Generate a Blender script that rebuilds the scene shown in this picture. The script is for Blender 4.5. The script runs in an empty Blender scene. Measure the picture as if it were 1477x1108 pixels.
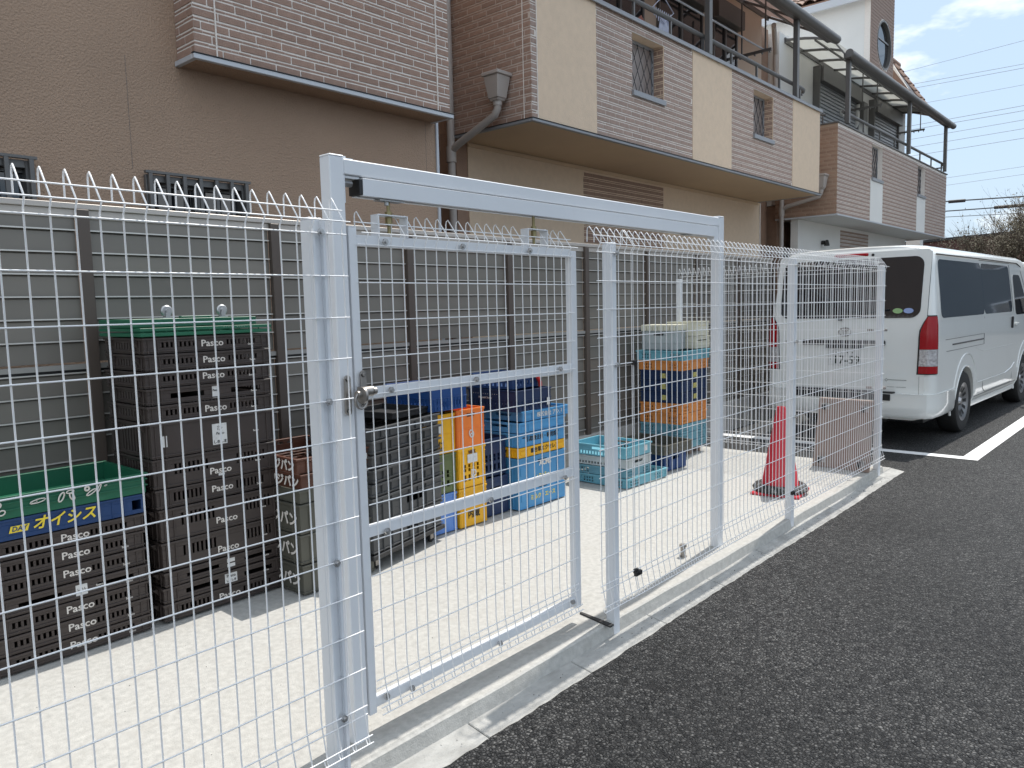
import bpy, bmesh, math, random
from mathutils import Vector, Matrix
R = math.radians
random.seed(7)
S = bpy.context.scene
COL = S.collection

# ------------------------------------------------------------------ camera
def make_camera():
    yaw, pitch, roll = R(48.68), R(-5.71), R(-1.38)
    fw = Vector((math.sin(yaw)*math.cos(pitch), math.cos(yaw)*math.cos(pitch), math.sin(pitch)))
    r = Vector((math.cos(yaw), -math.sin(yaw), 0)); u = r.cross(fw)
    r2 = r*math.cos(roll) + u*math.sin(roll); u2 = -r*math.sin(roll) + u*math.cos(roll)
    c = bpy.data.cameras.new('camera'); c.sensor_width = 36; c.lens = 1104/1477*36
    c.clip_start = 0.05; c.clip_end = 2000
    o = bpy.data.objects.new('camera', c); COL.objects.link(o)
    m = Matrix((r2, u2, -fw)).transposed().to_4x4(); m.translation = Vector((0, -1.8188, 1.47))
    o.matrix_world = m
    S.camera = o
make_camera()

# ------------------------------------------------------------------ world and sun
SUN_DIR = Vector((0.50, 0.035, 1.0)).normalized()      # towards the sun
EL = math.asin(SUN_DIR.z); AZ = math.atan2(SUN_DIR.x, SUN_DIR.y)
w = bpy.data.worlds.new('World'); S.world = w; w.use_nodes = True
nt = w.node_tree; N = nt.nodes; L = nt.links
bg = N['Background']; bg.inputs['Strength'].default_value = 0.15
sky = N.new('ShaderNodeTexSky'); sky.sky_type = 'NISHITA'; sky.sun_disc = False
sky.sun_elevation = EL; sky.sun_rotation = AZ; sky.altitude = 0; sky.air_density = 1.0; sky.dust_density = 2.4; sky.ozone_density = 1.0
tc = N.new('ShaderNodeTexCoord')
mp = N.new('ShaderNodeMapping'); mp.inputs['Scale'].default_value = (1, 1, 2.6); mp.inputs['Location'].default_value = (9.3, 4.4, 7.7)
no = N.new('ShaderNodeTexNoise'); no.inputs['Scale'].default_value = 3.4; no.inputs['Detail'].default_value = 6; no.inputs['Roughness'].default_value = 0.6
rp = N.new('ShaderNodeValToRGB'); rp.color_ramp.elements[0].position = 0.46; rp.color_ramp.elements[0].color = (0.0, 0.0, 0.0, 1)
rp.color_ramp.elements[1].position = 0.66; rp.color_ramp.elements[1].color = (0.85, 0.85, 0.85, 1)
mx = N.new('ShaderNodeMixRGB'); mx.inputs['Color2'].default_value = (9.0, 8.7, 8.3, 1)
L.new(tc.outputs['Generated'], mp.inputs['Vector']); L.new(mp.outputs[0], no.inputs['Vector'])
L.new(no.outputs['Fac'], rp.inputs['Fac']); L.new(rp.outputs['Color'], mx.inputs['Fac'])
hz = N.new('ShaderNodeMixRGB'); hz.inputs['Fac'].default_value = 0.78; hz.inputs['Color2'].default_value = (2.45, 3.25, 4.15, 1)   # bright hazy air over the clear sky
L.new(sky.outputs[0], hz.inputs['Color1']); L.new(hz.outputs[0], mx.inputs['Color1']); L.new(mx.outputs[0], bg.inputs['Color'])

sl = bpy.data.lights.new('sun', 'SUN'); sl.energy = 2.9; sl.angle = R(0.53); sl.color = (1.0, 0.955, 0.89)
so = bpy.data.objects.new('sun', sl); COL.objects.link(so)
so.rotation_euler = (-SUN_DIR).to_track_quat('-Z', 'Y').to_euler(); so.location = (8, 2, 12)

S.view_settings.view_transform = 'Standard'; S.view_settings.look = 'None'
S.view_settings.exposure = 0.58; S.view_settings.gamma = 1.0; S.view_settings.use_curve_mapping = False

# ------------------------------------------------------------------ materials
def mat(name, col, rough=0.6, var=0.0, vscale=8.0, bump=0.0, bscale=60.0, metal=0.0, coat=0.0, spec=0.5, alpha=None,
        dirt=0.0, dscale=3.0, dcol=(0.25, 0.22, 0.18), emis=None, trans=0.0, objvar=0.0, bdist=0.01, stretch=None):
    m = bpy.data.materials.new(name); m.use_nodes = True
    nt = m.node_tree; n = nt.nodes; l = nt.links; p = n['Principled BSDF']
    p.inputs['Base Color'].default_value = (*col, 1); p.inputs['Roughness'].default_value = rough
    p.inputs['Metallic'].default_value = metal; p.inputs['Specular IOR Level'].default_value = spec
    p.inputs['Coat Weight'].default_value = coat; p.inputs['Coat Roughness'].default_value = 0.06
    p.inputs['Transmission Weight'].default_value = trans
    tc = n.new('ShaderNodeTexCoord'); src = tc.outputs['Object']
    if stretch:
        mp = n.new('ShaderNodeMapping'); mp.inputs['Scale'].default_value = stretch; l.new(src, mp.inputs[0]); src = mp.outputs[0]
    cur = None
    if var > 0 or objvar > 0:
        rgb = n.new('ShaderNodeHueSaturation'); rgb.inputs['Color'].default_value = (*col, 1); cur = rgb.outputs[0]
        if var > 0:
            nz = n.new('ShaderNodeTexNoise'); nz.inputs['Scale'].default_value = vscale; nz.inputs['Detail'].default_value = 6
            l.new(src, nz.inputs['Vector'])
            mr = n.new('ShaderNodeMapRange'); mr.inputs[1].default_value = 0.25; mr.inputs[2].default_value = 0.75
            mr.inputs[3].default_value = 1-var; mr.inputs[4].default_value = 1+var
            l.new(nz.outputs['Fac'], mr.inputs[0]); v = mr.outputs[0]
        else: v = None
        if objvar > 0:
            oi = n.new('ShaderNodeObjectInfo'); mr2 = n.new('ShaderNodeMapRange')
            mr2.inputs[3].default_value = 1-objvar; mr2.inputs[4].default_value = 1+objvar
            l.new(oi.outputs['Random'], mr2.inputs[0])
            if v is not None:
                mu = n.new('ShaderNodeMath'); mu.operation = 'MULTIPLY'; l.new(v, mu.inputs[0]); l.new(mr2.outputs[0], mu.inputs[1]); v = mu.outputs[0]
            else: v = mr2.outputs[0]
        l.new(v, rgb.inputs['Value'])
    if dirt > 0:
        nz = n.new('ShaderNodeTexNoise'); nz.inputs['Scale'].default_value = dscale; nz.inputs['Detail'].default_value = 8; nz.inputs['Roughness'].default_value = 0.65
        l.new(src, nz.inputs['Vector'])
        mr = n.new('ShaderNodeMapRange'); mr.inputs[1].default_value = 0.52; mr.inputs[2].default_value = 0.72; mr.inputs[3].default_value = 0; mr.inputs[4].default_value = dirt
        l.new(nz.outputs['Fac'], mr.inputs[0])
        mxx = n.new('ShaderNodeMixRGB'); mxx.inputs[1].default_value = (*col, 1); mxx.inputs[2].default_value = (*dcol, 1)
        if cur: l.new(cur, mxx.inputs[1])
        l.new(mr.outputs[0], mxx.inputs[0]); cur = mxx.outputs[0]
    if cur: l.new(cur, p.inputs['Base Color'])
    if bump > 0:
        nb = n.new('ShaderNodeTexNoise'); nb.inputs['Scale'].default_value = bscale; nb.inputs['Detail'].default_value = 4
        l.new(src, nb.inputs['Vector']); b = n.new('ShaderNodeBump'); b.inputs['Strength'].default_value = bump; b.inputs['Distance'].default_value = bdist
        l.new(nb.outputs['Fac'], b.inputs['Height']); l.new(b.outputs[0], p.inputs['Normal'])
    if emis: p.inputs['Emission Color'].default_value = (*emis, 1); p.inputs['Emission Strength'].default_value = 1
    if alpha is not None: p.inputs['Alpha'].default_value = alpha
    return m

M = {}
M['white'] = mat('painted_white_steel', (0.74, 0.76, 0.785), 0.36, var=0.02, vscale=3, dirt=0.05, dscale=14, dcol=(0.5, 0.48, 0.44))
M['wire'] = mat('white_wire', (0.88, 0.88, 0.88), 0.3)
M['galv'] = mat('galvanised_steel', (0.5, 0.5, 0.5), 0.38, metal=0.85, var=0.12, vscale=30)
M['steel'] = mat('dull_steel', (0.34, 0.32, 0.30), 0.42, metal=0.8, var=0.15, vscale=40)
M['brass'] = mat('yellow_zinc_bolt', (0.32, 0.27, 0.14), 0.45, metal=0.8)
M['black'] = mat('black_plastic', (0.012, 0.012, 0.013), 0.5)
M['dark'] = mat('dark_grey', (0.035, 0.033, 0.032), 0.6)
M['stucco'] = mat('brown_stucco', (0.42, 0.29, 0.205), 0.85, var=0.07, vscale=1.6, bump=0.9, bscale=75, bdist=0.012)
M['beige'] = mat('beige_siding', (0.72, 0.56, 0.41), 0.8, var=0.05, vscale=14, bump=0.5, bscale=90, bdist=0.006)
M['beige2'] = mat('beige_inner_wall', (0.64, 0.51, 0.40), 0.8, var=0.04, vscale=3, bump=0.3, bscale=60)
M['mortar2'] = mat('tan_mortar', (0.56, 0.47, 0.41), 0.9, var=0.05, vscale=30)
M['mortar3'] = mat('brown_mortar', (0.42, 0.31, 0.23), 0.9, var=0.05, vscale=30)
M['brick'] = mat('mauve_brick', (0.33, 0.215, 0.165), 0.8, var=0.10, vscale=18, bump=0.6, bscale=120, bdist=0.006, objvar=0.10)
M['mortar'] = mat('pale_mortar', (0.80, 0.74, 0.68), 0.9, var=0.05, vscale=30, bump=0.3, bscale=150)
M['brick2'] = mat('grey_mauve_brick', (0.36, 0.26, 0.215), 0.8, var=0.10, vscale=18, bump=0.5, bscale=120, bdist=0.005, objvar=0.08)
M['brick3'] = mat('tan_brick', (0.32, 0.205, 0.145), 0.8, var=0.12, vscale=10, bump=0.5, bscale=120, objvar=0.1)
M['hwhite'] = mat('off_white_render', (0.74, 0.73, 0.70), 0.85, var=0.03, vscale=2, bump=0.5, bscale=60)
M['soffit'] = mat('beige_soffit', (0.64, 0.48, 0.32), 0.85, var=0.04, vscale=2)
M['soffit2'] = mat('white_soffit', (0.70, 0.70, 0.68), 0.85, var=0.03, vscale=2)
M['trim'] = mat('grey_metal_trim', (0.30, 0.31, 0.33), 0.45, metal=0.2)
M['trimw'] = mat('pale_metal_trim', (0.55, 0.57, 0.60), 0.4, metal=0.1)
M['tframe'] = mat('taupe_aluminium', (0.15, 0.145, 0.14), 0.45, metal=0.3)
M['pipe'] = mat('taupe_pipe', (0.42, 0.38, 0.35), 0.5, var=0.04)
M['glass'] = mat('dark_window_glass', (0.02, 0.022, 0.026), 0.04, spec=0.9)
M['frost'] = mat('frosted_glass', (0.30, 0.25, 0.23), 0.35)
M['poly'] = mat('white_polycarbonate', (0.75, 0.80, 0.78), 0.35, trans=0.0)
M['polypink'] = mat('smoke_brown_polycarbonate', (0.42, 0.30, 0.26), 0.35)
M['shutter'] = mat('grey_shutter', (0.36, 0.37, 0.385), 0.45, metal=0.2)
M['concrete'] = mat('pale_concrete', (0.445, 0.435, 0.405), 0.9, var=0.16, vscale=38, bump=0.5, bscale=160, bdist=0.003, dirt=0.40, dscale=9, dcol=(0.36, 0.34, 0.305))
M['kerb'] = mat('rough_concrete', (0.375, 0.37, 0.35), 0.92, var=0.22, vscale=22, bump=0.8, bscale=60, bdist=0.008, dirt=0.9, dscale=5, dcol=(0.22, 0.215, 0.20), stretch=(0.5, 1, 1))
M['block'] = mat('concrete_block', (0.38, 0.37, 0.35), 0.92, var=0.1, vscale=10, bump=0.4, bscale=80)
M['line'] = mat('white_road_paint', (0.80, 0.80, 0.79), 0.7, var=0.05, vscale=30, bump=0.5, bscale=160, bdist=0.005, dirt=0.3, dscale=25, dcol=(0.4, 0.4, 0.4))
M['slat'] = mat('grey_brown_slat', (0.215, 0.197, 0.172), 0.32, var=0.06, vscale=2, metal=0.25, objvar=0.10)
M['slatpost'] = mat('dark_taupe_post', (0.100, 0.078, 0.065), 0.45, metal=0.1)
M['slatglint'] = mat('slat_edge_highlight', (0.62, 0.60, 0.56), 0.3, metal=0.3)  # pale bead colour stands in for the highlight along each slat lip
M['slatmid'] = mat('slat_rail', (0.33, 0.32, 0.30), 0.35, metal=0.2)
M['slatcap'] = mat('pale_cap_rail', (0.50, 0.46, 0.42), 0.4, metal=0.2)
def plastic(name, col, **k):
    a = dict(rough=0.45, var=0.07, vscale=14, dirt=0.35, dscale=9, dcol=tuple(0.75*c+0.030 for c in col), bump=0.08, bscale=70, bdist=0.003, objvar=0.07); a.update(k)
    return mat(name, col, **a)
M['cbrown'] = plastic('brown_crate_plastic', (0.048, 0.036, 0.032))
M['cred'] = plastic('rust_brown_crate_plastic', (0.105, 0.042, 0.026))
M['colive'] = plastic('olive_grey_crate_plastic', (0.088, 0.086, 0.068))
M['cgrey'] = plastic('dark_grey_crate_plastic', (0.062, 0.064, 0.066))
M['cblack'] = plastic('black_crate_plastic', (0.022, 0.022, 0.023))
M['cgreen'] = plastic('green_crate_plastic', (0.010, 0.115, 0.060))
M['cblue'] = plastic('blue_crate_plastic', (0.01, 0.046, 0.15))
M['cnavy'] = plastic('navy_crate_plastic', (0.006, 0.024, 0.08))
M['cnavy2'] = plastic('royal_blue_crate_plastic', (0.006, 0.05, 0.19))
M['cyellow'] = plastic('yellow_crate_plastic', (0.80, 0.42, 0.010))
M['corange'] = plastic('orange_crate_plastic', (0.80, 0.20, 0.030))
M['corange2'] = plastic('dull_orange_crate_plastic', (0.62, 0.24, 0.060))
M['cgreen2'] = plastic('moss_green_crate_plastic', (0.115, 0.15, 0.055))
M['clblue'] = plastic('light_blue_crate_plastic', (0.11, 0.25, 0.62))
M['cskyb'] = plastic('sky_blue_container_plastic', (0.065, 0.27, 0.52))
M['cteal'] = plastic('pale_teal_crate_plastic', (0.15, 0.38, 0.46))
M['cteal2'] = plastic('dull_teal_crate_plastic', (0.13, 0.3, 0.37))
M['cclear'] = plastic('greyish_white_crate_plastic', (0.42, 0.46, 0.46))
M['ccream'] = plastic('cream_box_plastic', (0.62, 0.60, 0.48))
M['red'] = mat('red_strap', (0.55, 0.02, 0.02), 0.5)
M['cone'] = mat('red_cone_plastic', (0.58, 0.028, 0.045), 0.45, var=0.08, vscale=6, dirt=0.3, dscale=8, dcol=(0.35, 0.05, 0.05))
M['txtw'] = mat('white_print', (0.70, 0.66, 0.61), 0.6, dirt=0.6, dscale=60, dcol=(0.25, 0.2, 0.18))
M['txty'] = mat('yellow_print', (0.80, 0.62, 0.05), 0.6)
M['txtd'] = mat('dull_yellow_label', (0.42, 0.38, 0.12), 0.6, var=0.5, vscale=90)
M['txtk'] = mat('black_print', (0.015, 0.015, 0.015), 0.6)
M['sticker'] = mat('white_sticker', (0.66, 0.66, 0.65), 0.6, dirt=0.5, dscale=30, dcol=(0.4, 0.38, 0.36))
M['wood'] = mat('brown_plywood', (0.30, 0.225, 0.185), 0.75, var=0.12, vscale=5, bump=0.2, bscale=40, stretch=(1, 1, 0.2), dirt=0.3, dscale=6, dcol=(0.18, 0.13, 0.11))
M['rubber'] = mat('black_rubber', (0.016, 0.016, 0.016), 0.75, bump=0.2, bscale=80)
M['cable'] = mat('dark_cable', (0.06, 0.065, 0.07), 0.7)
M['cablef'] = mat('pale_cable', (0.42, 0.46, 0.50), 0.7)
M['tail'] = mat('red_tail_lens', (0.34, 0.006, 0.010), 0.22, spec=0.4)
M['lens'] = mat('clear_lamp_lens', (0.50, 0.48, 0.48), 0.25, metal=0.3, bump=0.8, bscale=60, var=0.35, vscale=40)
M['vglass'] = mat('tinted_van_glass', (0.012, 0.015, 0.020), 0.02, spec=1.0, coat=0.5)
M['vglass2'] = mat('grey_tinted_van_glass', (0.035, 0.052, 0.070), 0.03, spec=1.0, coat=0.5)
M['vwhite'] = mat('white_car_paint', (0.80, 0.81, 0.78), 0.32, coat=0.8, dirt=0.10, dscale=2, dcol=(0.55, 0.54, 0.5))
M['alloy'] = mat('silver_wheel', (0.42, 0.42, 0.43), 0.3, metal=0.9)
M['bldred'] = mat('red_brown_cladding', (0.115, 0.050, 0.042), 0.8, var=0.15, vscale=0.6)
M['bark'] = mat('grey_brown_bark', (0.13, 0.10, 0.075), 0.9, var=0.2, vscale=5)
M['leaf'] = mat('sparse_olive_leaf', (0.15, 0.125, 0.075), 0.7, objvar=0.2, var=0.3, vscale=3)
M['tile'] = mat('brown_roof_tile', (0.24, 0.15, 0.11), 0.8, var=0.25, vscale=4, objvar=0.15)
M['cloth1'] = mat('pale_laundry', (0.55, 0.56, 0.66), 0.9, var=0.15, vscale=14)
M['cloth2'] = mat('rust_laundry', (0.28, 0.10, 0.07), 0.9)

def asphalt_mat():
    m = bpy.data.materials.new('black_asphalt'); m.use_nodes = True
    nt = m.node_tree; n = nt.nodes; l = nt.links; p = n['Principled BSDF']; p.inputs['Roughness'].default_value = 0.60
    p.inputs['Specular IOR Level'].default_value = 0.45
    tc = n.new('ShaderNodeTexCoord')
    v = n.new('ShaderNodeTexVoronoi'); v.inputs['Scale'].default_value = 84; v.inputs['Randomness'].default_value = 1
    l.new(tc.outputs['Object'], v.inputs['Vector'])
    v2 = n.new('ShaderNodeTexVoronoi'); v2.feature = 'DISTANCE_TO_EDGE'; v2.inputs['Scale'].default_value = 84
    l.new(tc.outputs['Object'], v2.inputs['Vector'])
    sp = n.new('ShaderNodeSeparateColor'); l.new(v.outputs['Color'], sp.inputs[0])
    ed = n.new('ShaderNodeMapRange'); ed.inputs[1].default_value = 0.0; ed.inputs[2].default_value = 0.34; l.new(v2.outputs['Distance'], ed.inputs[0])
    # each stone has its own height and shade
    ht = n.new('ShaderNodeMath'); ht.operation = 'MULTIPLY'; l.new(ed.outputs[0], ht.inputs[0])
    rr = n.new('ShaderNodeMapRange'); rr.inputs[3].default_value = 0.25; rr.inputs[4].default_value = 1.0; l.new(sp.outputs[0], rr.inputs[0]); l.new(rr.outputs[0], ht.inputs[1])
    nz = n.new('ShaderNodeTexNoise'); nz.inputs['Scale'].default_value = 500; nz.inputs['Detail'].default_value = 3; l.new(tc.outputs['Object'], nz.inputs['Vector'])
    h2 = n.new('ShaderNodeMath'); h2.operation = 'MULTIPLY_ADD'; l.new(nz.outputs['Fac'], h2.inputs[0]); h2.inputs[1].default_value = 0.35; l.new(ht.outputs[0], h2.inputs[2])
    b = n.new('ShaderNodeBump'); b.inputs['Strength'].default_value = 1.0; b.inputs['Distance'].default_value = 0.013
    l.new(h2.outputs[0], b.inputs['Height']); l.new(b.outputs[0], p.inputs['Normal'])
    cr = n.new('ShaderNodeValToRGB'); e = cr.color_ramp.elements
    e[0].position = 0.0; e[0].color = (0.006, 0.006, 0.007, 1); e[1].position = 1.0; e[1].color = (0.19, 0.187, 0.18, 1)
    x = cr.color_ramp.elements.new(0.22); x.color = (0.026, 0.026, 0.027, 1)
    x = cr.color_ramp.elements.new(0.60); x.color = (0.098, 0.097, 0.096, 1)
    l.new(sp.outputs[1], cr.inputs[0])
    mu = n.new('ShaderNodeMixRGB'); mu.blend_type = 'MULTIPLY'; mu.inputs[0].default_value = 1; l.new(cr.outputs[0], mu.inputs[1])
    er = n.new('ShaderNodeMapRange'); er.inputs[3].default_value = 0.05; er.inputs[4].default_value = 1; l.new(ed.outputs[0], er.inputs[0])
    l.new(er.outputs[0], mu.inputs[2])
    # broad wear patches
    n3 = n.new('ShaderNodeTexNoise'); n3.inputs['Scale'].default_value = 0.9; n3.inputs['Detail'].default_value = 5; l.new(tc.outputs['Object'], n3.inputs['Vector'])
    r3 = n.new('ShaderNodeMapRange'); r3.inputs[1].default_value = 0.3; r3.inputs[2].default_value = 0.7; r3.inputs[3].default_value = 0.72; r3.inputs[4].default_value = 1.32
    l.new(n3.outputs['Fac'], r3.inputs[0])
    m2 = n.new('ShaderNodeMixRGB'); m2.blend_type = 'MULTIPLY'; m2.inputs[0].default_value = 1; l.new(mu.outputs[0], m2.inputs[1]); l.new(r3.outputs[0], m2.inputs[2])
    l.new(m2.outputs[0], p.inputs['Base Color'])
    return m
M['asphalt'] = asphalt_mat()

# ------------------------------------------------------------------ mesh helpers
class MB:
    def __init__(s): s.v = []; s.f = []; s.m = []; s.cur = 0
    def add(s, vs, fs):
        o = len(s.v); s.v += [tuple(p) for p in vs]; s.f += [tuple(i+o for i in f) for f in fs]; s.m += [s.cur]*len(fs)
    def box(s, x0, x1, y0, y1, z0, z1):
        if x0 > x1: x0, x1 = x1, x0
        if y0 > y1: y0, y1 = y1, y0
        if z0 > z1: z0, z1 = z1, z0
        s.add([(x0,y0,z0),(x1,y0,z0),(x1,y1,z0),(x0,y1,z0),(x0,y0,z1),(x1,y0,z1),(x1,y1,z1),(x0,y1,z1)],
              [(0,3,2,1),(4,5,6,7),(0,1,5,4),(1,2,6,5),(2,3,7,6),(3,0,4,7)])
    def hexa(s, b, t):   # four bottom points, four top points (anticlockwise seen from above)
        s.add(list(b)+list(t), [(0,3,2,1),(4,5,6,7),(0,1,5,4),(1,2,6,5),(2,3,7,6),(3,0,4,7)])
    def tube(s, pts, r, n=6, closed=False, caps=True):
        pts = [Vector(p) for p in pts]; k = len(pts); rs = r if isinstance(r, (list, tuple)) else [r]*k
        rings = []; nrm = None
        for i, p in enumerate(pts):
            if closed: t = (pts[(i+1) % k]-pts[i-1]).normalized()
            else: t = ((pts[min(i+1, k-1)]-p).normalized() + (p-pts[max(i-1, 0)]).normalized()).normalized()
            if nrm is None:
                a = Vector((0, 0, 1)) if abs(t.z) < 0.9 else Vector((1, 0, 0)); nrm = t.cross(a).normalized()
            else:
                nrm = (nrm - t*nrm.dot(t)); nrm = nrm.normalized() if nrm.length > 1e-6 else t.orthogonal().normalized()
            b = t.cross(nrm)
            rings.append([p + (nrm*math.cos(2*math.pi*j/n) + b*math.sin(2*math.pi*j/n))*rs[i] for j in range(n)])
        fs = []
        for i in range(k if closed else k-1):
            a = i*n; c = ((i+1) % k)*n
            for j in range(n): fs.append((a+j, a+(j+1) % n, c+(j+1) % n, c+j))
        if caps and not closed: fs.append(tuple(range(n))[::-1]); fs.append(tuple((k-1)*n+j for j in range(n)))
        s.add([p for rg in rings for p in rg], fs)
    def cyl(s, p0, p1, r0, r1=None, n=16, caps=True): s.tube([p0, p1], [r0, r0 if r1 is None else r1], n, caps=caps)
    def lathe(s, c, prof, n=24, axis='z'):
        vs = []; fs = []; k = len(prof)
        for j in range(n):
            a = 2*math.pi*j/n
            for (r, h) in prof:
                if axis == 'z': vs.append((c[0]+r*math.cos(a), c[1]+r*math.sin(a), c[2]+h))
                elif axis == 'y': vs.append((c[0]+r*math.cos(a), c[1]+h, c[2]+r*math.sin(a)))
                else: vs.append((c[0]+h, c[1]+r*math.cos(a), c[2]+r*math.sin(a)))
        for j in range(n):
            for i in range(k-1): fs.append((j*k+i, ((j+1) % n)*k+i, ((j+1) % n)*k+i+1, j*k+i+1))
        s.add(vs, fs)
    def prism(s, poly, a, b, axis='x'):   # polygon in the other two axes, extruded from a to b
        k = len(poly)
        def P(q, h): return {'x': (h, q[0], q[1]), 'y': (q[0], h, q[1]), 'z': (q[0], q[1], h)}[axis]
        s.add([P(q, a) for q in poly]+[P(q, b) for q in poly],
              [tuple(range(k))[::-1], tuple(range(k, 2*k))] + [(i, (i+1) % k, k+(i+1) % k, k+i) for i in range(k)])
    def quad(s, a, b, c, d): s.add([a, b, c, d], [(0, 1, 2, 3)])
    def xform(s, m): s.v = [tuple(m @ Vector(p)) for p in s.v]; return s
    def mesh(s, name, mats, bevel=0, smooth=False, angle=35, fixn=True):
        me = bpy.data.meshes.new(name); me.from_pydata(s.v, [], s.f)
        for m in (mats if isinstance(mats, (list, tuple)) else [mats]): me.materials.append(m)
        for p, mi in zip(me.polygons, s.m): p.material_index = mi
        if bevel or fixn:
            bm = bmesh.new(); bm.from_mesh(me)
            if fixn: bmesh.ops.recalc_face_normals(bm, faces=bm.faces)
            if bevel:
                es = [e for e in bm.edges if len(e.link_faces) == 2 and e.calc_face_angle(0) > R(30)]
                bmesh.ops.bevel(bm, geom=es, offset=bevel, segments=1, affect='EDGES', profile=0.5, clamp_overlap=True)
            bm.to_mesh(me); bm.free()
        if smooth:
            me.shade_smooth(); me.set_sharp_from_angle(angle=R(angle))
        return me

def link(name, me, parent=None, loc=(0, 0, 0), rot=None):
    o = bpy.data.objects.new(name, me); COL.objects.link(o); o.location = loc
    if rot: o.rotation_euler = rot
    if parent: o.parent = parent
    return o
def tag(o, label, cat=None, group=None, kind=None):
    if label: o['label'] = label
    if cat: o['category'] = cat
    if group: o['group'] = group
    if kind: o['kind'] = kind
    return o
def thing(name, label, cat, loc=(0, 0, 0), rz=0, group=None):
    o = bpy.data.objects.new(name, None); COL.objects.link(o); o.empty_display_size = 0.1
    o.location = loc; o.rotation_euler = (0, 0, rz); return tag(o, label, cat, group)
def part(name, mb, mats, parent, world=True, label=None, kind=None, **k):
    """mesh part; world=True: authored in world coordinates, moved into the thing's own frame"""
    if world: 
        q = parent; m = Matrix.Identity(4)
        while q: m = Matrix.Translation(q.location) @ m if not any(q.rotation_euler) else (Matrix.Translation(q.location) @ q.rotation_euler.to_matrix().to_4x4()) @ m; q = q.parent
        mb.xform(m.inverted())
    o = link(name, mb.mesh(name, mats, **k), parent)
    if label: o['label'] = label
    if kind: o['kind'] = kind
    return o
def structure(name, mb, mats, label, **k):
    return tag(link(name, mb.mesh(name, mats, **k)), label, kind='structure')
def copy_tree(o, parent=None):
    c = o.copy(); COL.objects.link(c)
    if parent: c.parent = parent
    for ch in list(o.children): copy_tree(ch, c)
    return c

_txt = {}
def text_mesh(body, size, mt, bold=0.0, shear=0.0, ext=0.0006, stretch=1.0):
    key = (body, size, mt.name, bold, shear, stretch)
    if key in _txt: return _txt[key]
    c = bpy.data.curves.new('lettering', 'FONT'); c.body = body; c.size = size; c.extrude = ext; c.resolution_u = 2
    c.offset = bold; c.shear = shear; c.align_x = 'CENTER'; c.align_y = 'CENTER'
    o = bpy.data.objects.new('lettering', c); COL.objects.link(o)
    dg = bpy.context.evaluated_depsgraph_get(); me = bpy.data.meshes.new_from_object(o.evaluated_get(dg))
    bpy.data.objects.remove(o); me.name = 'lettering'; me.materials.clear(); me.materials.append(mt)
    if stretch != 1.0: me.transform(Matrix.Diagonal((stretch, 1, 1, 1)))
    _txt[key] = me; return me
FRONT = (R(90), 0, 0)            # text facing -Y
LEFT = (R(90), 0, R(-90))        # text facing -X

# ------------------------------------------------------------------ ground
mb = MB(); mb.quad((-150, -150, 0), (250, -150, 0), (250, 150, 0), (-150, 150, 0))
structure('asphalt_ground', mb, M['asphalt'], 'black fine-grained asphalt of the car park')
# concrete pad of the yard, edge slightly uneven, with a rounded step along the road side
mb = MB()
random.seed(3)
xs = [-3 + i*0.2 for i in range(50)]; xs = [x for x in xs if x < 6.75] + [6.75]
prof = []
for x in xs:
    j = random.uniform(-0.004, 0.004)
    prof.append([(2.2, 0.08), (0.026+j, 0.080), (0.018+j, 0.075), (0.012+j, 0.050), (0.006+j, 0.020), (0.006+j, -0.05), (2.2, -0.05)])
vs = [(x, p[0], p[1]) for x, pr in zip(xs, prof) for p in pr]; k = 7; fs = []
for i in range(len(xs)-1):
    for j in range(k): fs.append((i*k+j, (i+1)*k+j, (i+1)*k+(j+1) % k, i*k+(j+1) % k))
fs += [tuple(range(k)), tuple((len(xs)-1)*k+j for j in range(k))[::-1]]
mb.add(vs, fs)
structure('concrete_slab', mb, M['concrete'], 'pale concrete slab inside the mesh fence')
rg_ = random.Random(21); mb = MB()
for i in range(900):
    if i < 520: x_, y_, z_ = rg_.uniform(-0.5, 7.4), rg_.gauss(-0.135, 0.05), 0.004; 
    elif i < 700: x_, y_, z_ = rg_.uniform(0.3, 6.6), rg_.uniform(-0.07, 0.0), 0.018
    else: x_, y_, z_ = rg_.uniform(0.6, 6.5), rg_.uniform(0.03, 1.5), 0.081
    r_ = rg_.uniform(0.0012, 0.0042) if i < 700 else rg_.uniform(0.0008, 0.0025)
    mb.cur = 0 if rg_.random() < 0.6 else 1; a_ = rg_.uniform(0, 6)
    mb.add([(x_+r_*math.cos(a_+k*2.094), y_+r_*math.sin(a_+k*2.094), z_) for k in range(3)]+[(x_, y_, z_+r_*1.2)], [(0, 1, 3), (1, 2, 3), (2, 0, 3)])
tag(link('grit', mb.mesh('grit', [M['block'], M['asphalt']])), 'loose grit scattered along the kerb and over the slab', kind='stuff')
# gutter strip between slab and asphalt: cast kerb blocks laid end to end
mb = MB()
def kerb_block(x0, x1, wob):
    b = MB(); y0 = -0.110 + wob
    b.hexa([(x0, y0, -0.03), (x1, y0+wob*0.5, -0.03), (x1, 0.012, -0.03), (x0, 0.012, -0.03)],
           [(x0, y0, 0.005), (x1, y0+wob*0.4, 0.005), (x1, 0.012, 0.024), (x0, 0.012, 0.024)])
    return b
ks = thing('kerb_strip', None, None, (0, 0, 0)); tag(ks, 'rough concrete kerb strip between slab and asphalt', kind='structure')
x = -3.0; i = 0
while x < 6.9:
    x1 = min(x+0.6, 6.98); part('kerb_block', kerb_block(x, x1-0.004, random.uniform(-0.004, 0.004)), M['kerb'], ks, bevel=0.003); x = x1; i += 1
mb = MB(); mb.box(6.755, 6.98, 0.0125, 0.10, -0.03, 0.026); part('kerb_end', mb, M['kerb'], ks, bevel=0.004)
mb = MB(); rnd_ = random.Random(5); vs = []; n_ = 240
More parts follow.
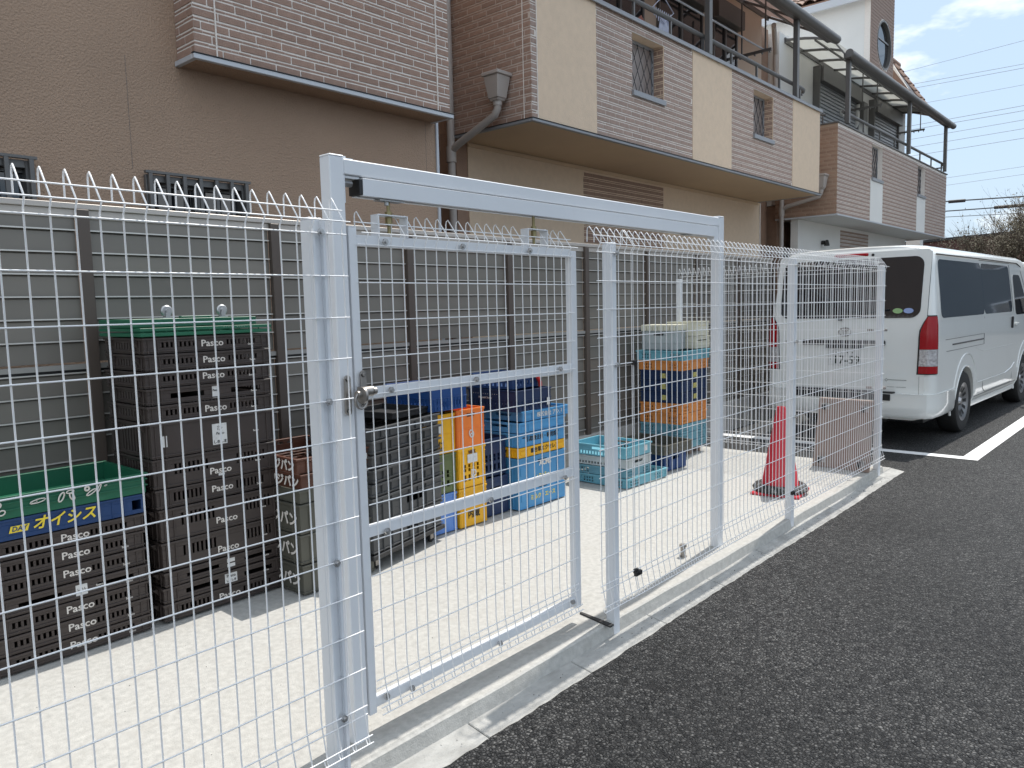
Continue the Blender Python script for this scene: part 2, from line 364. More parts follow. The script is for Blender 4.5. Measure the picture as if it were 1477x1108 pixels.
for i in range(n_):
    x_ = -3.0+10.0*i/(n_-1); e_ = -0.096+0.004*math.sin(x_*2.1)+rnd_.uniform(-0.004, 0.005)
    vs += [(x_, -0.40, 0.0012), (x_, -0.16, 0.0055), (x_, e_-0.004, 0.0085), (x_, e_, 0.0045)]
mb.add(vs, [(i*4+j, (i+1)*4+j, (i+1)*4+j+1, i*4+j+1) for i in range(n_-1) for j in range(3)])
structure('asphalt_edge', mb, M['asphalt'], 'rough edge of the asphalt meeting the kerb strip')
# painted bay lines
pl = thing('parking_bay_line', None, None, (7.88, -0.41, 0)); tag(pl, 'white painted parking bay lines around the van', kind='structure')
mb = MB(); mb.add([(7.82, -0.485, 0.004), (7.955, -0.485, 0.004), (7.955, 3.0, 0.004), (7.82, 3.0, 0.004)], [(0, 1, 2, 3)]); part('paint_stripe', mb, M['line'], pl)
mb = MB(); mb.add([(7.956, -0.485, 0.004), (14.0, -0.60, 0.004), (14.0, -0.46, 0.004), (7.956, -0.345, 0.004)], [(0, 1, 2, 3)]); part('paint_stripe', mb, M['line'], pl)

# ------------------------------------------------------------------ mesh fences
PZ = 0.1176; Z1 = 1.688
def wire_mesh(top=True):
    pts = [(0, -0.006, 0.173), (0, -0.010, 0.163), (0, -0.018, 0.159), (0, -0.025, 0.168), (0, -0.003, 0.272), (0, 0, 0.30), (0, 0, 1.700), (0, -0.013, 1.722)]
    pts += [(0, 0.034, 1.784), (0, 0.042, 1.794), (0, 0.050, 1.790), (0, 0.053, 1.780), (0, 0.054, 1.733)]
    b = MB(); b.tube(pts, 0.0021, 6); return b.mesh('vertical_wire', M['wire'], smooth=True, angle=80)
VW = wire_mesh()
def hz_levels():
    lv = [(0.0045, Z1-k*PZ) for k in range(0, 13)] + [(0.0045, 0.250), (-0.0195, 0.168), (-0.0155, 0.190)]
    lv += [(-0.0165, 1.722), (0.020, 1.757)]
    return lv
def hwire_mesh(x0, x1):
    b = MB(); b.cyl((x0, 0, 0), (x1, 0, 0), 0.0021, n=6); return b.mesh('horizontal_wire', M['wire'], smooth=True, angle=80)
def wire_panel(parent, x0, x1, first, pitch=0.05, y=0.0, dz=0.0, skip=(), ztop=None, extra=()):
    hm = hwire_mesh(x0, x1)
    px, py, pz = parent.location
    for (yy, z) in hz_levels(): link('horizontal_wire', hm, parent, (-px, y-0.009+yy-py, z+dz-pz))
    x = first; i = 0
    while x < x1-0.004:
        if i not in skip: link('vertical_wire', VW, parent, (x-px, y-py, dz-pz))
        x += pitch; i += 1
    for x in extra: link('vertical_wire', VW, parent, (x-px, y-py, dz-pz))
def clip(parent, x, y, z, name='fence_clip', mt='steel', w=0.012):
    b = MB(); b.box(x-w, x+w, y-0.012, y+0.004, z-0.010, z+0.010); b.cyl((x, y-0.016, z), (x, y+0.006, z), 0.006, n=8)
    part(name, b, M[mt], parent, bevel=0.001)
def post(parent, x0, x1, y0, y1, z0, z1, name='fence_post', cap=True):
    b = MB(); b.box(x0, x1, y0, y1, z0, z1)
    if cap: b.box(x0-0.001, x1+0.001, y0-0.001, y1+0.001, z1, z1+0.006)
    return part(name, b, M['white'], parent, bevel=0.003)
def bolt(parent, x, y, z):
    b = MB(); b.cyl((x, y-0.016, z), (x, y+0.004, z), 0.0055, n=8); b.cyl((x, y-0.010, z), (x, y-0.003, z), 0.011, n=6)
    part('bolt', b, M['galv'], parent)

fl = thing('mesh_fence', 'near white wire mesh fence left of the gate', 'fence', (1.25, 0.02, 0.0), group='white wire mesh fences round the yard')
wire_panel(fl, -0.66, 1.362, 1.35-0.05*40)
post(fl, 1.252, 1.297, 0.018, 0.060, 0.0, 1.727); post(fl, -0.70, -0.655, 0.006, 0.051, 0.0, 1.727)
# ribbed fixing channel on the face of the near post
b = MB(); b.box(1.252, 1.262, 0.003, 0.0175, 0.0, 1.727); b.box(1.287, 1.297, 0.003, 0.0175, 0.0, 1.727); part('fixing_channel', b, M['white'], fl)
for z in (1.690, 1.216, 0.745, 0.272): bolt(fl, 1.275, 0.0, z)

# gate frame: two taller posts, beam and hanging rail
gf = thing('gateway', 'tall white steel gateway with overhead beam carrying the sliding gate', 'gateway', (1.43, 0.145, 0.08))
post(gf, 1.406, 1.458, 0.12, 0.172, 0.0, 1.935); post(gf, 3.955, 4.012, 0.12, 0.172, 0.0, 1.935)
b = MB(); b.box(1.4585, 3.9545, 0.122, 0.170, 1.885, 1.932); part('beam', b, M['white'], gf, bevel=0.003)
b = MB(); b.box(1.46, 1.50, 0.13, 0.162, 1.9325, 1.936); b.cyl((1.475, 0.146, 1.935), (1.475, 0.146, 1.943), 0.008, n=6)
part('bracket_plate', b, M['white'], gf)
b = MB()   # hollow C-section rail open underneath
ra, rb = 1.525, 3.90
for (y0, y1, z0, z1) in ((0.116, 0.119, 1.826, 1.8800), (0.173, 0.176, 1.826, 1.8800), (0.119, 0.173, 1.8765, 1.8800), (0.119, 0.136, 1.826, 1.829), (0.154, 0.173, 1.826, 1.829)):
    b.box(ra, rb, y0, y1, z0, z1)
part('hanging_rail', b, M['white'], gf, bevel=0.0008)
b = MB(); b.box(1.60, 3.85, 0.135, 0.160, 1.8803, 1.8848); part('shadow_line_filler', b, M['black'], gf)  # black filler painting in the shadow line between beam and rail
b = MB(); b.box(1.512, 1.5245, 0.118, 0.172, 1.829, 1.876); part('end_stop', b, M['black'], gf)
b = MB(); b.box(1.4585, 1.463, 0.125, 0.165, 1.80, 1.884); b.box(1.463, 1.522, 0.130, 0.160, 1.876, 1.8835); part('angle_bracket', b, M['white'], gf)
b = MB(); b.cyl((1.470, 0.145, 1.862), (1.500, 0.145, 1.862), 0.011, n=6); part('bolt', b, M['galv'], gf)
b = MB(); b.box(1.60, 1.70, 0.128, 0.162, 1.820, 1.8245); b.cyl((1.64, 0.145, 1.808), (1.64, 0.145, 1.82), 0.008, n=8); part('rail_plate', b, M['galv'], gf)
b = MB(); b.box(3.60, 3.66, 0.128, 0.162, 1.820, 1.8245); part('rail_plate', b, M['galv'], gf)
b = MB(); b.box(3.9015, 3.9540, 0.125, 0.166, 1.80, 1.884); part('angle_bracket', b, M['white'], gf)

# sliding gate leaf
gl = thing('sliding_gate', 'white wire mesh gate leaf hanging from the overhead rail', 'gate', (2.05, 0.14, 0.15))
b = MB(); b.box(1.468, 1.498, 0.124, 0.156, 0.150, 1.728); b.box(1.4675, 1.4985, 0.1235, 0.1565, 1.728, 1.731); part('stile', b, M['white'], gl, bevel=0.002)
b = MB(); b.box(2.603, 2.640, 0.124, 0.156, 0.150, 1.700); part('stile', b, M['white'], gl, bevel=0.002)
def rail(z0, z1, lip=True):
    b = MB(); b.box(1.4985, 2.6025, 0.126, 0.129, z0, z1); b.box(1.4985, 2.6025, 0.129, 0.152, z0, z0+0.003)
    if lip: b.box(1.4985, 2.6025, 0.129, 0.152, z1-0.003, z1)
    part('cross_rail', b, M['white'], gl, bevel=0.0008)
rail(1.672, 1.706); rail(1.190, 1.226); rail(0.742, 0.778); rail(0.168, 0.200)
wire_panel(gl, 1.492, 2.606, 1.477+0.05, y=0.117, dz=-0.012, skip=(1, 2, 16, 17))
hm = hwire_mesh(0, 0.01)
short = MB(); short.tube([(0, -0.006, 0.173), (0, -0.010, 0.163), (0, -0.018, 0.159), (0, -0.025, 0.168), (0, -0.003, 0.272), (0, 0, 0.30), (0, 0, 1.700), (0, -0.006, 1.712), (0, -0.002, 1.722)], 0.0021, 6)
sm = short.mesh('trimmed_wire', M['wire'], smooth=True, angle=80)
for i in (1, 2, 16, 17): link('trimmed_wire', sm, gl, (1.527+0.05*i-2.05, 0.117-0.14, -0.012-0.15))
for xc in (1.645, 2.385):
    b = MB(); b.box(xc-0.062, xc-0.058, 0.120, 0.160, 1.706, 1.772); b.box(xc+0.058, xc+0.062, 0.120, 0.160, 1.706, 1.772)
    b.box(xc-0.062, xc+0.062, 0.120, 0.160, 1.772, 1.776); part('hanger_bracket', b, M['white'], gl, bevel=0.0008)
    b = MB(); b.cyl((xc, 0.144, 1.715), (xc, 0.144, 1.828), 0.006, n=8); b.cyl((xc, 0.144, 1.776), (xc, 0.144, 1.788), 0.012, n=6)
    b.cyl((xc, 0.144, 1.745), (xc, 0.144, 1.771), 0.012, n=6); part('hanger_bolt', b, M['brass'], gl)
for (x, z) in ((1.60, 1.688), (1.95, 1.688), (2.32, 1.688), (1.60, 1.212), (2.0, 1.212), (2.50, 1.212), (1.56, 0.752), (2.06, 0.752), (2.52, 0.752), (1.53, 0.197), (1.64, 0.180), (2.09, 0.180), (2.56, 0.197)):
    bolt(gl, x, 0.117, z)
# latch
b = MB()
for (x, y, z0, z1) in ((1.490, 0.110, 1.165, 1.285), (1.425, 0.104, 1.150, 1.275)):
    b.box(x-0.011, x+0.011, y, y+0.006, z0+0.011, z1-0.011)
    for z in (z0+0.011, z1-0.011): b.cyl((x, y, z), (x, y+0.006, z), 0.011, n=14); 
    for z in (z0+0.014, z1-0.014): b.cyl((x, y-0.004, z), (x, y, z), 0.006, n=8)
part('latch_plate', b, M['steel'], gl, bevel=0.0006)
b = MB(); b.box(1.462, 1.496, 0.074, 0.108, 1.207, 1.236); b.cyl((1.462, 0.078, 1.222), (1.496, 0.078, 1.222), 0.016, n=18); b.cyl((1.492, 0.070, 1.222), (1.504, 0.070, 1.222), 0.011, n=14)
b.cyl((1.444, 0.066, 1.213), (1.452, 0.066, 1.213), 0.026, n=20); b.cyl((1.430, 0.070, 1.216), (1.456, 0.070, 1.216), 0.012, n=12)
b.tube([(1.445+0.022*math.cos(a), 0.068, 1.198+0.026*math.sin(a)) for a in [math.pi*i/8 for i in range(16)]], 0.004, 6, closed=True)
part('latch_bolt', b, M['steel'], gl, smooth=True)

fr = thing('mesh_fence', 'long white wire mesh fence right of the gate beside the cone', 'fence', (4.7, 0.02, 0.0), group='white wire mesh fences round the yard')
wire_panel(fr, 2.604, 6.635, 2.621+0.0, extra=(2.884,))
for (a, c) in ((2.722, 2.765), (4.742, 4.785), (6.590, 6.640)): post(fr, a, c, 0.006, 0.051, 0.0, 1.727)
for (x, z) in ((2.75, 1.688), (2.75, 1.216), (4.76, 1.216), (4.76, 0.745), (4.76, 0.272), (4.76, 1.688)): bolt(fr, x, 0.0, z)
for z in (1.216, 0.272): clip(fr, 2.878, -0.004, z, mt='black')
for z in (0.262,): clip(fr, 2.886, -0.010, z, mt='black', w=0.024); clip(fr, 4.72, -0.006, z, mt='black', w=0.02)
for z in (1.216, 0.745): clip(fr, 6.645, -0.004, z, w=0.02)

fe = thing('mesh_fence', 'white wire mesh fence closing the far end of the yard in front of the van', 'fence', (6.62, 0.9, 0.0), rz=R(90), group='white wire mesh fences round the yard')
# local x runs along +Y, local y towards -X
hmE = hwire_mesh(-0.86, 0.95)
for (yy, z) in hz_levels(): link('horizontal_wire', hmE, fe, (0, -0.009+yy, z))
for i in range(36): link('vertical_wire', VW, fe, (-0.84+0.05*i, 0, 0))
b = MB(); b.box(0.90, 0.945, 0.006, 0.051, 0.08, 1.70); part('fence_post', b, M['white'], fe, world=False, bevel=0.003)
for z in (1.216, 0.745): 
    b = MB(); b.box(-0.82, -0.775, -0.012, 0.004, z-0.01, z+0.01); part('fence_clip', b, M['steel'], fe, world=False)

# gate guide on the ground and drop-bolt sleeve
b = MB(); b.hexa([(2.70, 0.18, 0.080), (2.712, 0.18, 0.080), (2.69, -0.012, 0.080), (2.66, -0.012, 0.080)][::-1], [(2.70, 0.18, 0.088), (2.712, 0.18, 0.088), (2.69, -0.012, 0.086), (2.66, -0.012, 0.086)][::-1])
tag(link('gate_stop', b.mesh('gate_stop', M['dark'])), 'dark flat metal gate stop lying at the foot of the post', 'gate stop')
b = MB(); b.cyl((3.69, 0.20, 0.08), (3.69, 0.20, 0.145), 0.014, n=12); b.cyl((3.69, 0.20, 0.137), (3.69, 0.20, 0.150), 0.020, n=12); b.cyl((3.69, 0.20, 0.08), (3.69, 0.20, 0.086), 0.022, n=12)
tag(link('drop_bolt_socket', b.mesh('drop_bolt_socket', M['steel'], smooth=True)), 'short steel drop-bolt socket standing on the slab behind the fence', 'socket')

# ------------------------------------------------------------------ slatted screen fence behind the crates
sf = thing('slat_screen_fence', 'grey-brown slatted privacy fence running behind all the crate stacks', 'fence', (4.0, 2.13, 0.3))
def slat_mesh(w):
    prof = [(0.0, 0.0), (0.0, 0.088), (0.006, 0.097), (-0.010, 0.099), (-0.012, 0.103), (0.018, 0.103), (0.018, 0.0)]
    b = MB(); b.prism([(y, z) for (y, z) in prof], 0, w, 'x'); b.cur = 1; b.box(0, w, -0.0150, -0.0121, 0.0965, 0.1030); return b.mesh('slat', [M['slat'], M['slatglint']], bevel=0)
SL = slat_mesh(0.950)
px0 = 1.43
slots = []
for k in range(-3, 8):
    x0 = px0+k*1.01; n = 9
    ny = 0
    for i in range(7): slots.append((k, x0+0.030, 1.262+i*0.1035))
    for i in range(9): slots.append((k, x0+0.030, 1.215-0.1035-i*0.1035))
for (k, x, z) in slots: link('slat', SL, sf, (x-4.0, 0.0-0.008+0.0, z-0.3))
for k in range(-3, 9):
    x0 = px0+k*1.01
    b = MB(); b.box(x0-0.026, x0+0.026, 2.088, 2.124, 0.30, 1.975); part('post', b, M['slatpost'], sf, bevel=0.002)
b = MB(); b.box(-1.65, 9.48, 2.098, 2.135, 1.9765, 2.003); b.box(-1.65, 9.48, 2.112, 2.135, 1.935, 1.976); part('cap_rail', b, [M['slatcap']], sf, bevel=0.002)
b = MB(); 
for k in range(-3, 8): 
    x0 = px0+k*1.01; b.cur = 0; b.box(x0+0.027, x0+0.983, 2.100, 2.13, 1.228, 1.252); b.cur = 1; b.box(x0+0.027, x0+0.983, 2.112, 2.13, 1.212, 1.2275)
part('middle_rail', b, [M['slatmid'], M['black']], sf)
b = MB()
for k in range(-3, 8): 
    x0 = px0+k*1.01; b.box(x0+0.86, x0+0.96, 2.1045, 2.106, 1.230, 1.243)
part('maker_label', b, M['sticker'], sf)
# block kerb wall under it
bw = thing('block_wall', 'low concrete block wall under the slatted fence', 'wall', (4.0, 2.14, 0.0))
b = MB(); b.box(-1.65, 9.50, 2.07, 2.20, 0.0, 0.335); part('core', b, M['block'], bw)
for k in range(28):
    x0 = -1.65+k*0.40
    if x0 < 9.4:
        b = MB(); b.box(x0+0.004, x0+0.396, 2.060, 2.0695, 0.175, 0.340); part('block', b, M['block'], bw, bevel=0.004)
# ------------------------------------------------------------------ crates
def wall_cells(us, ue, zs, ze, holes):
    """rectangles that remain of a wall once its openings are cut out"""
    zc = sorted({zs, ze, *[h[2] for h in holes], *[h[3] for h in holes]})
    out = []
    for a, b in zip(zc[:-1], zc[1:]):
        if b-a < 1e-5: continue
        hs = sorted([h for h in holes if h[2] < (a+b)/2 < h[3]]); u = us
        for h in hs:
            if h[0] > u+1e-5: out.append((u, h[0], a, b))
            u = max(u, h[1])
        if ue > u+1e-5: out.append((u, ue, a, b))
    return out
def crate_body(w, d, h, mt, t=0.008, fh=(), sh=(), fribs=(), sribs=(), rim=0.010, rimh=0.010, lip=0.0, taper=0.0, floor=True, floor_grid=False, lugs=False, zr=None, bev=0.0012, boxes=()):
    b = MB()
    z0 = 0.002; z1 = h-0.002
    for (ua, ub, za, zb) in wall_cells(-w/2, w/2, z0, z1-rimh, fh):
        b.box(ua, ub, -d/2, -d/2+t, za, zb); b.box(ua, ub, d/2-t, d/2, za, zb)
    for (ua, ub, za, zb) in wall_cells(-d/2+t, d/2-t, z0, z1-rimh, sh):
        b.box(-w/2, -w/2+t, ua, ub, za, zb); b.box(w/2-t, w/2, ua, ub, za, zb)
    # rim
    r = rim
    b.box(-w/2-r, w/2+r, -d/2-r, -d/2+t, z1-rimh, z1); b.box(-w/2-r, w/2+r, d/2-t, d/2+r, z1-rimh, z1)
    b.box(-w/2-r, -w/2+t, -d/2+t, d/2-t, z1-rimh, z1); b.box(w/2-t, w/2+r, -d/2+t, d/2-t, z1-rimh, z1)
    zr0, zr1 = zr if zr else (z0, z1-rimh)
    for u in fribs:
        for s in (-1, 1):
            y0, y1 = sorted((s*d/2, s*(d/2+r*0.8))); b.box(u-0.0025, u+0.0025, y0, y1, zr0, zr1)
    for u in sribs:
        for s in (-1, 1):
            x0, x1 = sorted((s*w/2, s*(w/2+r*0.8))); b.box(x0, x1, u-0.0025, u+0.0025, zr0, zr1)
    if lip:
        for z in (lip if isinstance(lip, (list, tuple)) else [lip]):
            b.box(-w/2-r*0.7, w/2+r*0.7, -d/2-r*0.7, -d/2, z, z+0.005); b.box(-w/2-r*0.7, w/2+r*0.7, d/2, d/2+r*0.7, z, z+0.005)
            b.box(-w/2-r*0.7, -w/2, -d/2, d/2, z, z+0.005); b.box(w/2, w/2+r*0.7, -d/2, d/2, z, z+0.005)
    if lugs:
        for s in (-1, 1):
            for u in (-d*0.32, d*0.32):
                b.prism([(s*(w/2), z1-rimh-0.002), (s*(w/2+0.026), z1-rimh-0.004), (s*(w/2), z1-rimh-0.035)], u-0.02, u+0.02, 'y')
    for (x0, x1, y0, y1, za, zb) in boxes: b.box(x0, x1, y0, y1, za, zb)
    if floor_grid:
        n = 8
        for i in range(n+1): b.box(-w/2+t+(w-2*t)*i/n-0.003, -w/2+t+(w-2*t)*i/n+0.003, -d/2+t, d/2-t, z0, z0+0.005)
        for i in range(n+1): b.box(-w/2+t, w/2-t, -d/2+t+(d-2*t)*i/n-0.003, -d/2+t+(d-2*t)*i/n+0.003, z0+0.005, z0+0.009)
    elif floor: b.box(-w/2+t, w/2-t, -d/2+t, d/2-t, z0+0.003, z0+0.008)
    return b.mesh('crate_body', mt, bevel=bev)
def slots(u0, u1, n, za, zb, fill=0.5):
    p = (u1-u0)/n; return [(u0+i*p, u0+i*p+p*fill, za, zb) for i in range(n)]

def new_crate(me, label, loc, rz=0.0, group=None, cat='crate', name='crate', pname='body'):
    t = thing(name, label, cat, loc, rz, group); link(pname, me, t); return t
def put_text(t, me, u, z, off, side='front', name='lettering', dz=0.0):
    if side == 'front': return link(name, me, t, (u, -off, z), FRONT)
    return link(name, me, t, (-off, u, z), LEFT)
def plate(t, u, z, w, h, off, mt='sticker', side='front', name='sticker'):
    b = MB()
    if side == 'front': b.box(u-w/2, u+w/2, -off-0.0008, -off, z-h/2, z+h/2)
    else: b.box(-off-0.0008, -off, u-w/2, u+w/2, z-h/2, z+h/2)
    return link(name, b.mesh(name, M[mt]), t)

BRAND = lambda s=0.034: text_mesh('Pasco', s*1.25, M['txtw'], bold=0.0006, stretch=1.12)
def serif_brand(t, u, z, off, s=0.034):
    o = put_text(t, BRAND(s), u, z, off); w_ = s*1.25*3.05*0.5
    b = MB(); b.box(u-w_-0.004, u-w_+0.014, -off-0.0007, -off+0.0002, z-s*0.50, z-s*0.42); b.box(u-w_-0.005, u-w_+0.006, -off-0.0007, -off+0.0002, z+s*0.36, z+s*0.43)
    return o
def small_mark(t, u, z, off, s=0.013): return put_text(t, text_mesh('Sasco', s, M['txtw'], bold=0.0002), u, z, off, name='small_lettering')

W1, D1 = 0.60, 0.42
def low_brown(h, style):
    z0, z1 = 0.022, h-0.024
    if style == 'slots': fh = slots(-W1*0.37, -W1*0.10, 8, z0+0.006, z1, 0.5) + slots(W1*0.14, W1*0.40, 8, z0+0.006, z1, 0.5)
    elif style == 'big': fh = [(-W1*0.33, -W1*0.07, z0+0.004, z1-0.004), (W1*0.15, W1*0.40, z0+0.004, z1-0.004)]
    elif style == 'hslots': fh = slots(-W1*0.34, -W1*0.06, 8, h*0.42, h-0.032, 0.5) + slots(W1*0.16, W1*0.42, 8, h*0.42, h-0.032, 0.5)
    else: fh = []
    return crate_body(W1, D1, h, M['cbrown'], fh=fh, sh=slots(-D1*0.25, D1*0.25, 7, z0, z1, 0.5), fribs=(-W1*0.47, -W1*0.40, W1*0.44, W1*0.49), sribs=(-D1*0.42, -D1*0.3, D1*0.3, D1*0.42), lip=(0.010,), lugs=True, rim=0.007)
_lb = {}
def lb(h, style):
    k = (round(h, 3), style)
    if k not in _lb: _lb[k] = low_brown(h, style)
    return _lb[k]
ORD = ['bottom', 'second', 'third', 'fourth', 'fifth', 'sixth', 'seventh', 'eighth', 'ninth', 'tenth', 'eleventh', 'twelfth', 'thirteenth', 'fourteenth']
def olabel(i, n, what, stack):
    return f'{what}, {"topmost" if i == n-1 and n > 1 else (ORD[i] if i == 0 else ORD[i]+" from bottom")} of {stack}'
random.seed(11)
def jit(a=0.004): return random.uniform(-a, a)
# --- short stack at the left edge: seven brown, one blue, one green
SA = 'left short brown stack'
XA = 1.088; z = 0.085
styA = ['slots', 'slots', 'slots', 'big', 'slots', 'slots', 'slots']
for i in range(7):
    h = 0.0757; t = new_crate(lb(h, styA[i]), None, (XA+jit(), 1.57+D1/2+jit(0.003), z), R(jit(0.5)))
    lab = {'big': 'brown wide-slotted crate with white sticker', 'slots': 'dark brown slotted crate with white lettering'}[styA[i]]
    tag(t, olabel(i, 10, lab, SA), 'crate', 'brown bread crates in the left short stack')
    if styA[i] == 'big':
        plate(t, 0.03, 0.036, 0.045, 0.048, D1/2+0.0005); put_text(t, text_mesh('しきん', 0.012, M['txtk']), 0.03, 0.040, D1/2+0.002, name='small_lettering')
        small_mark(t, 0.10, 0.040, D1/2+0.001)
    else: serif_brand(t, 0.025, 0.040, D1/2+0.001)
    small_mark(t, 0.22, 0.020, D1/2+0.001)
    z += h
t = new_crate(crate_body(0.62, D1, 0.088, M['cblue'], fh=[(0.262, 0.30, 0.020, 0.062)], fribs=(0.13, 0.18, 0.23), rim=0.005, bev=0.001), 'blue bread crate with yellow katakana lettering under the green one', (XA-0.004, 1.57+D1/2, z))
tag(t, None, 'crate')
put_text(t, text_mesh('オイシス', 0.060, M['txty'], bold=0.0012, shear=0.25, stretch=1.0), -0.005, 0.047, D1/2+0.006)
b = MB(); b.add([(-0.205, -D1/2-0.0065, 0.030), (-0.140, -D1/2-0.0065, 0.030), (-0.132, -D1/2-0.0065, 0.056), (-0.197, -D1/2-0.0065, 0.056)], [(0, 1, 2, 3)])
link('logo_plate', b.mesh('logo_plate', M['txty']), t); put_text(t, text_mesh('DAY', 0.026, M['cblue'], bold=0.0004, shear=0.2), -0.169, 0.043, D1/2+0.0075, name='logo_lettering')
z += 0.088
gme = crate_body(0.64, 0.44, 0.092, M['cgreen'], fh=[], fribs=(), lip=(0.034, 0.060), rim=0.010)
t = new_crate(gme, 'green open bread tray with white bread drawings on the blue crate', (XA-0.004, 1.57+D1/2, z)); tag(t, None, 'crate')
def doodle(pts, r=0.0018):
    b = MB(); b.tube([(x, -0.2278, zz) for x, zz in pts], r, 4, closed=len(pts) > 5); return b
def ell(cx, cz, a, c, rot, n=12): return [(cx+a*math.cos(2*math.pi*i/n)*math.cos(rot)-c*math.sin(2*math.pi*i/n)*math.sin(rot), cz+a*math.cos(2*math.pi*i/n)*math.sin(rot)+c*math.sin(2*math.pi*i/n)*math.cos(rot)) for i in range(n)]
b = MB()
for pts, r in ((ell(-0.10, 0.052, 0.028, 0.007, 0.15), 0.002), (ell(-0.112, 0.051, 0.010, 0.004, 0.2), 0.001), (ell(-0.015, 0.050, 0.020, 0.008, 1.1), 0.003), (ell(0.018, 0.066, 0.014, 0.006, 0.1), 0.0025), (ell(0.024, 0.045, 0.016, 0.007, -1.2), 0.003),
               (ell(0.082, 0.066, 0.008, 0.008, 0), 0.004), (ell(0.098, 0.048, 0.022, 0.006, 0.5), 0.0025), (ell(0.128, 0.058, 0.020, 0.004, 1.1), 0.002), (ell(0.155, 0.066, 0.006, 0.002, 0.3), 0.001), (ell(-0.255, 0.040, 0.012, 0.014, 0.3), 0.0028), (ell(-0.235, 0.060, 0.011, 0.009, 0.9), 0.0028), (ell(-0.225, 0.030, 0.012, 0.009, 0.4), 0.0028), (ell(-0.26, 0.062, 0.010, 0.006, 0.2), 0.002)):
    b.tube([(x, -0.2275, zz) for x, zz in pts], r, 4, closed=True)
link('bread_drawing', b.mesh('bread_drawing', M['txtw']), t)

# --- tall stack of brown crates
SB = 'tall brown stack'
XB = 1.745
lay = [(0.090, 0.175, 'slots', 'brand'), (0.175, 0.250, 'big', 'sticker'), (0.250, 0.321, 'big', 'sticker2'), (0.321, 0.457, 'hslots', 'brand'), (0.457, 0.609, 'hslots', 'brand'),
       (0.609, 0.700, 'slots', 'brand'), (0.700, 0.838, 'hslots', 'brandworn'), (0.838, 0.998, 'plain', 'bigsticker'), (0.998, 1.075, 'slots', 'brand'), (1.075, 1.152, 'big', 'smallsticker'),
       (1.152, 1.227, 'slots', 'brand'), (1.227, 1.302, 'slots', 'brand'), (1.302, 1.377, 'slots', 'brand')]
for i, (za, zb, sty, mk) in enumerate(lay):
    h = zb-za; ox = 0.016 if i in (0, 1, 2, 3, 4) else 0.0
    t = new_crate(lb(h, sty), None, (XB+ox+jit(0.005), 1.57+D1/2+jit(0.004), za), R(jit(0.8)))
    what = {'brand': 'low dark brown crate with white lettering', 'sticker': 'brown wide-slotted crate with white label', 'sticker2': 'brown wide-slotted crate with worn label', 'brandworn': 'deep brown crate with smudged lettering',
            'bigsticker': 'deep plain brown crate with large white sticker', 'smallsticker': 'brown wide-slotted crate with small sticker'}[mk]
    if mk == 'brand' and h > 0.12: what = 'deep dark brown crate with white lettering'
    tag(t, olabel(i, 14, what, SB), 'crate', 'brown bread crates in the tall stack')
    zc = h*0.5 if h < 0.12 else h*0.30
    if mk.startswith('brand'): serif_brand(t, 0.012, zc, D1/2+0.001)
    if mk == 'brandworn': plate(t, 0.015, 0.018, 0.03, 0.016, D1/2+0.0005)
    if mk == 'sticker': plate(t, 0.02, h/2-0.002, 0.062, 0.050, D1/2+0.0005); put_text(t, text_mesh('Pasco', 0.020, M['txtk'], bold=0.0003), 0.02, h/2+0.010, D1/2+0.002, name='small_lettering'); put_text(t, text_mesh('しきしま', 0.013, M['txtk'], bold=0.0002), 0.02, h/2-0.012, D1/2+0.002, name='small_lettering')
    if mk == 'sticker2': plate(t, 0.018, h/2+0.014, 0.040, 0.022, D1/2+0.0005); plate(t, 0.018, h/2-0.014, 0.040, 0.020, D1/2+0.0005)
    if mk == 'bigsticker':
        plate(t, 0.018, 0.075, 0.072, 0.098, D1/2+0.0005); put_text(t, text_mesh('しきしま', 0.017, M['txtk'], bold=0.0003), 0.018, 0.038, D1/2+0.002, name='small_lettering')
        b = MB()
        for k in range(5): b.tube([(0.018+0.014*math.cos(2*math.pi*k/5+a*0.7)*(0.4+a*0.3), -D1/2-0.002, 0.103+0.014*math.sin(2*math.pi*k/5+a*0.7)*(0.4+a*0.3)) for a in (0, 1, 2)], 0.001, 4)
        link('flower_mark', b.mesh('flower_mark', M['txtk']), t); put_text(t, text_mesh('Pasco', 0.018, M['txtk'], shear=0.3), 0.018, 0.078, D1/2+0.002, name='small_lettering')
        plate(t, -0.245, 0.075, 0.028, 0.05, D1/2+0.0005)
    if mk == 'smallsticker': plate(t, 0.012, h/2-0.002, 0.034, 0.058, D1/2+0.0005); put_text(t, text_mesh('Pasco', 0.013, M['txtk'], bold=0.0002), 0.012, h/2+0.006, D1/2+0.002, name='small_lettering')
    small_mark(t, 0.205, (h*0.33 if h < 0.12 else h*0.42), D1/2+0.001)
# green lid tray and the green dolly lying upside down on it
b = MB()
t = thing('tray', 'green flat tray lying on the tall brown stack', 'tray', (XB-0.002, 1.57+D1/2, 1.378))
b.box(-0.31, 0.31, -0.215, 0.215, 0.002, 0.010)
for (a, c) in ((0.004, 0.018), (0.026, 0.040)): b.box(-0.315, 0.315, -0.222, -0.212, a, c); b.box(-0.315, 0.315, 0.212, 0.222, a, c); b.box(-0.315, -0.305, -0.212, 0.212, a, c); b.box(0.305, 0.315, -0.212, 0.212, a, c)
for k in range(13): b.box(-0.30+0.05*k-0.002, -0.30+0.05*k+0.002, -0.219, -0.212, 0.018, 0.026)
link('body', b.mesh('tray_body', M['cgreen'], bevel=0.001), t)
put_text(t, text_mesh('・・・・・  ・・・・', 0.012, M['txtw']), 0.12, 0.033, 0.2235, name='small_lettering')
t = thing('dolly', 'green plastic dolly upside down on the tall stack with wheels up', 'dolly', (XB-0.02, 1.57+D1/2+0.02, 1.4175), R(-2))
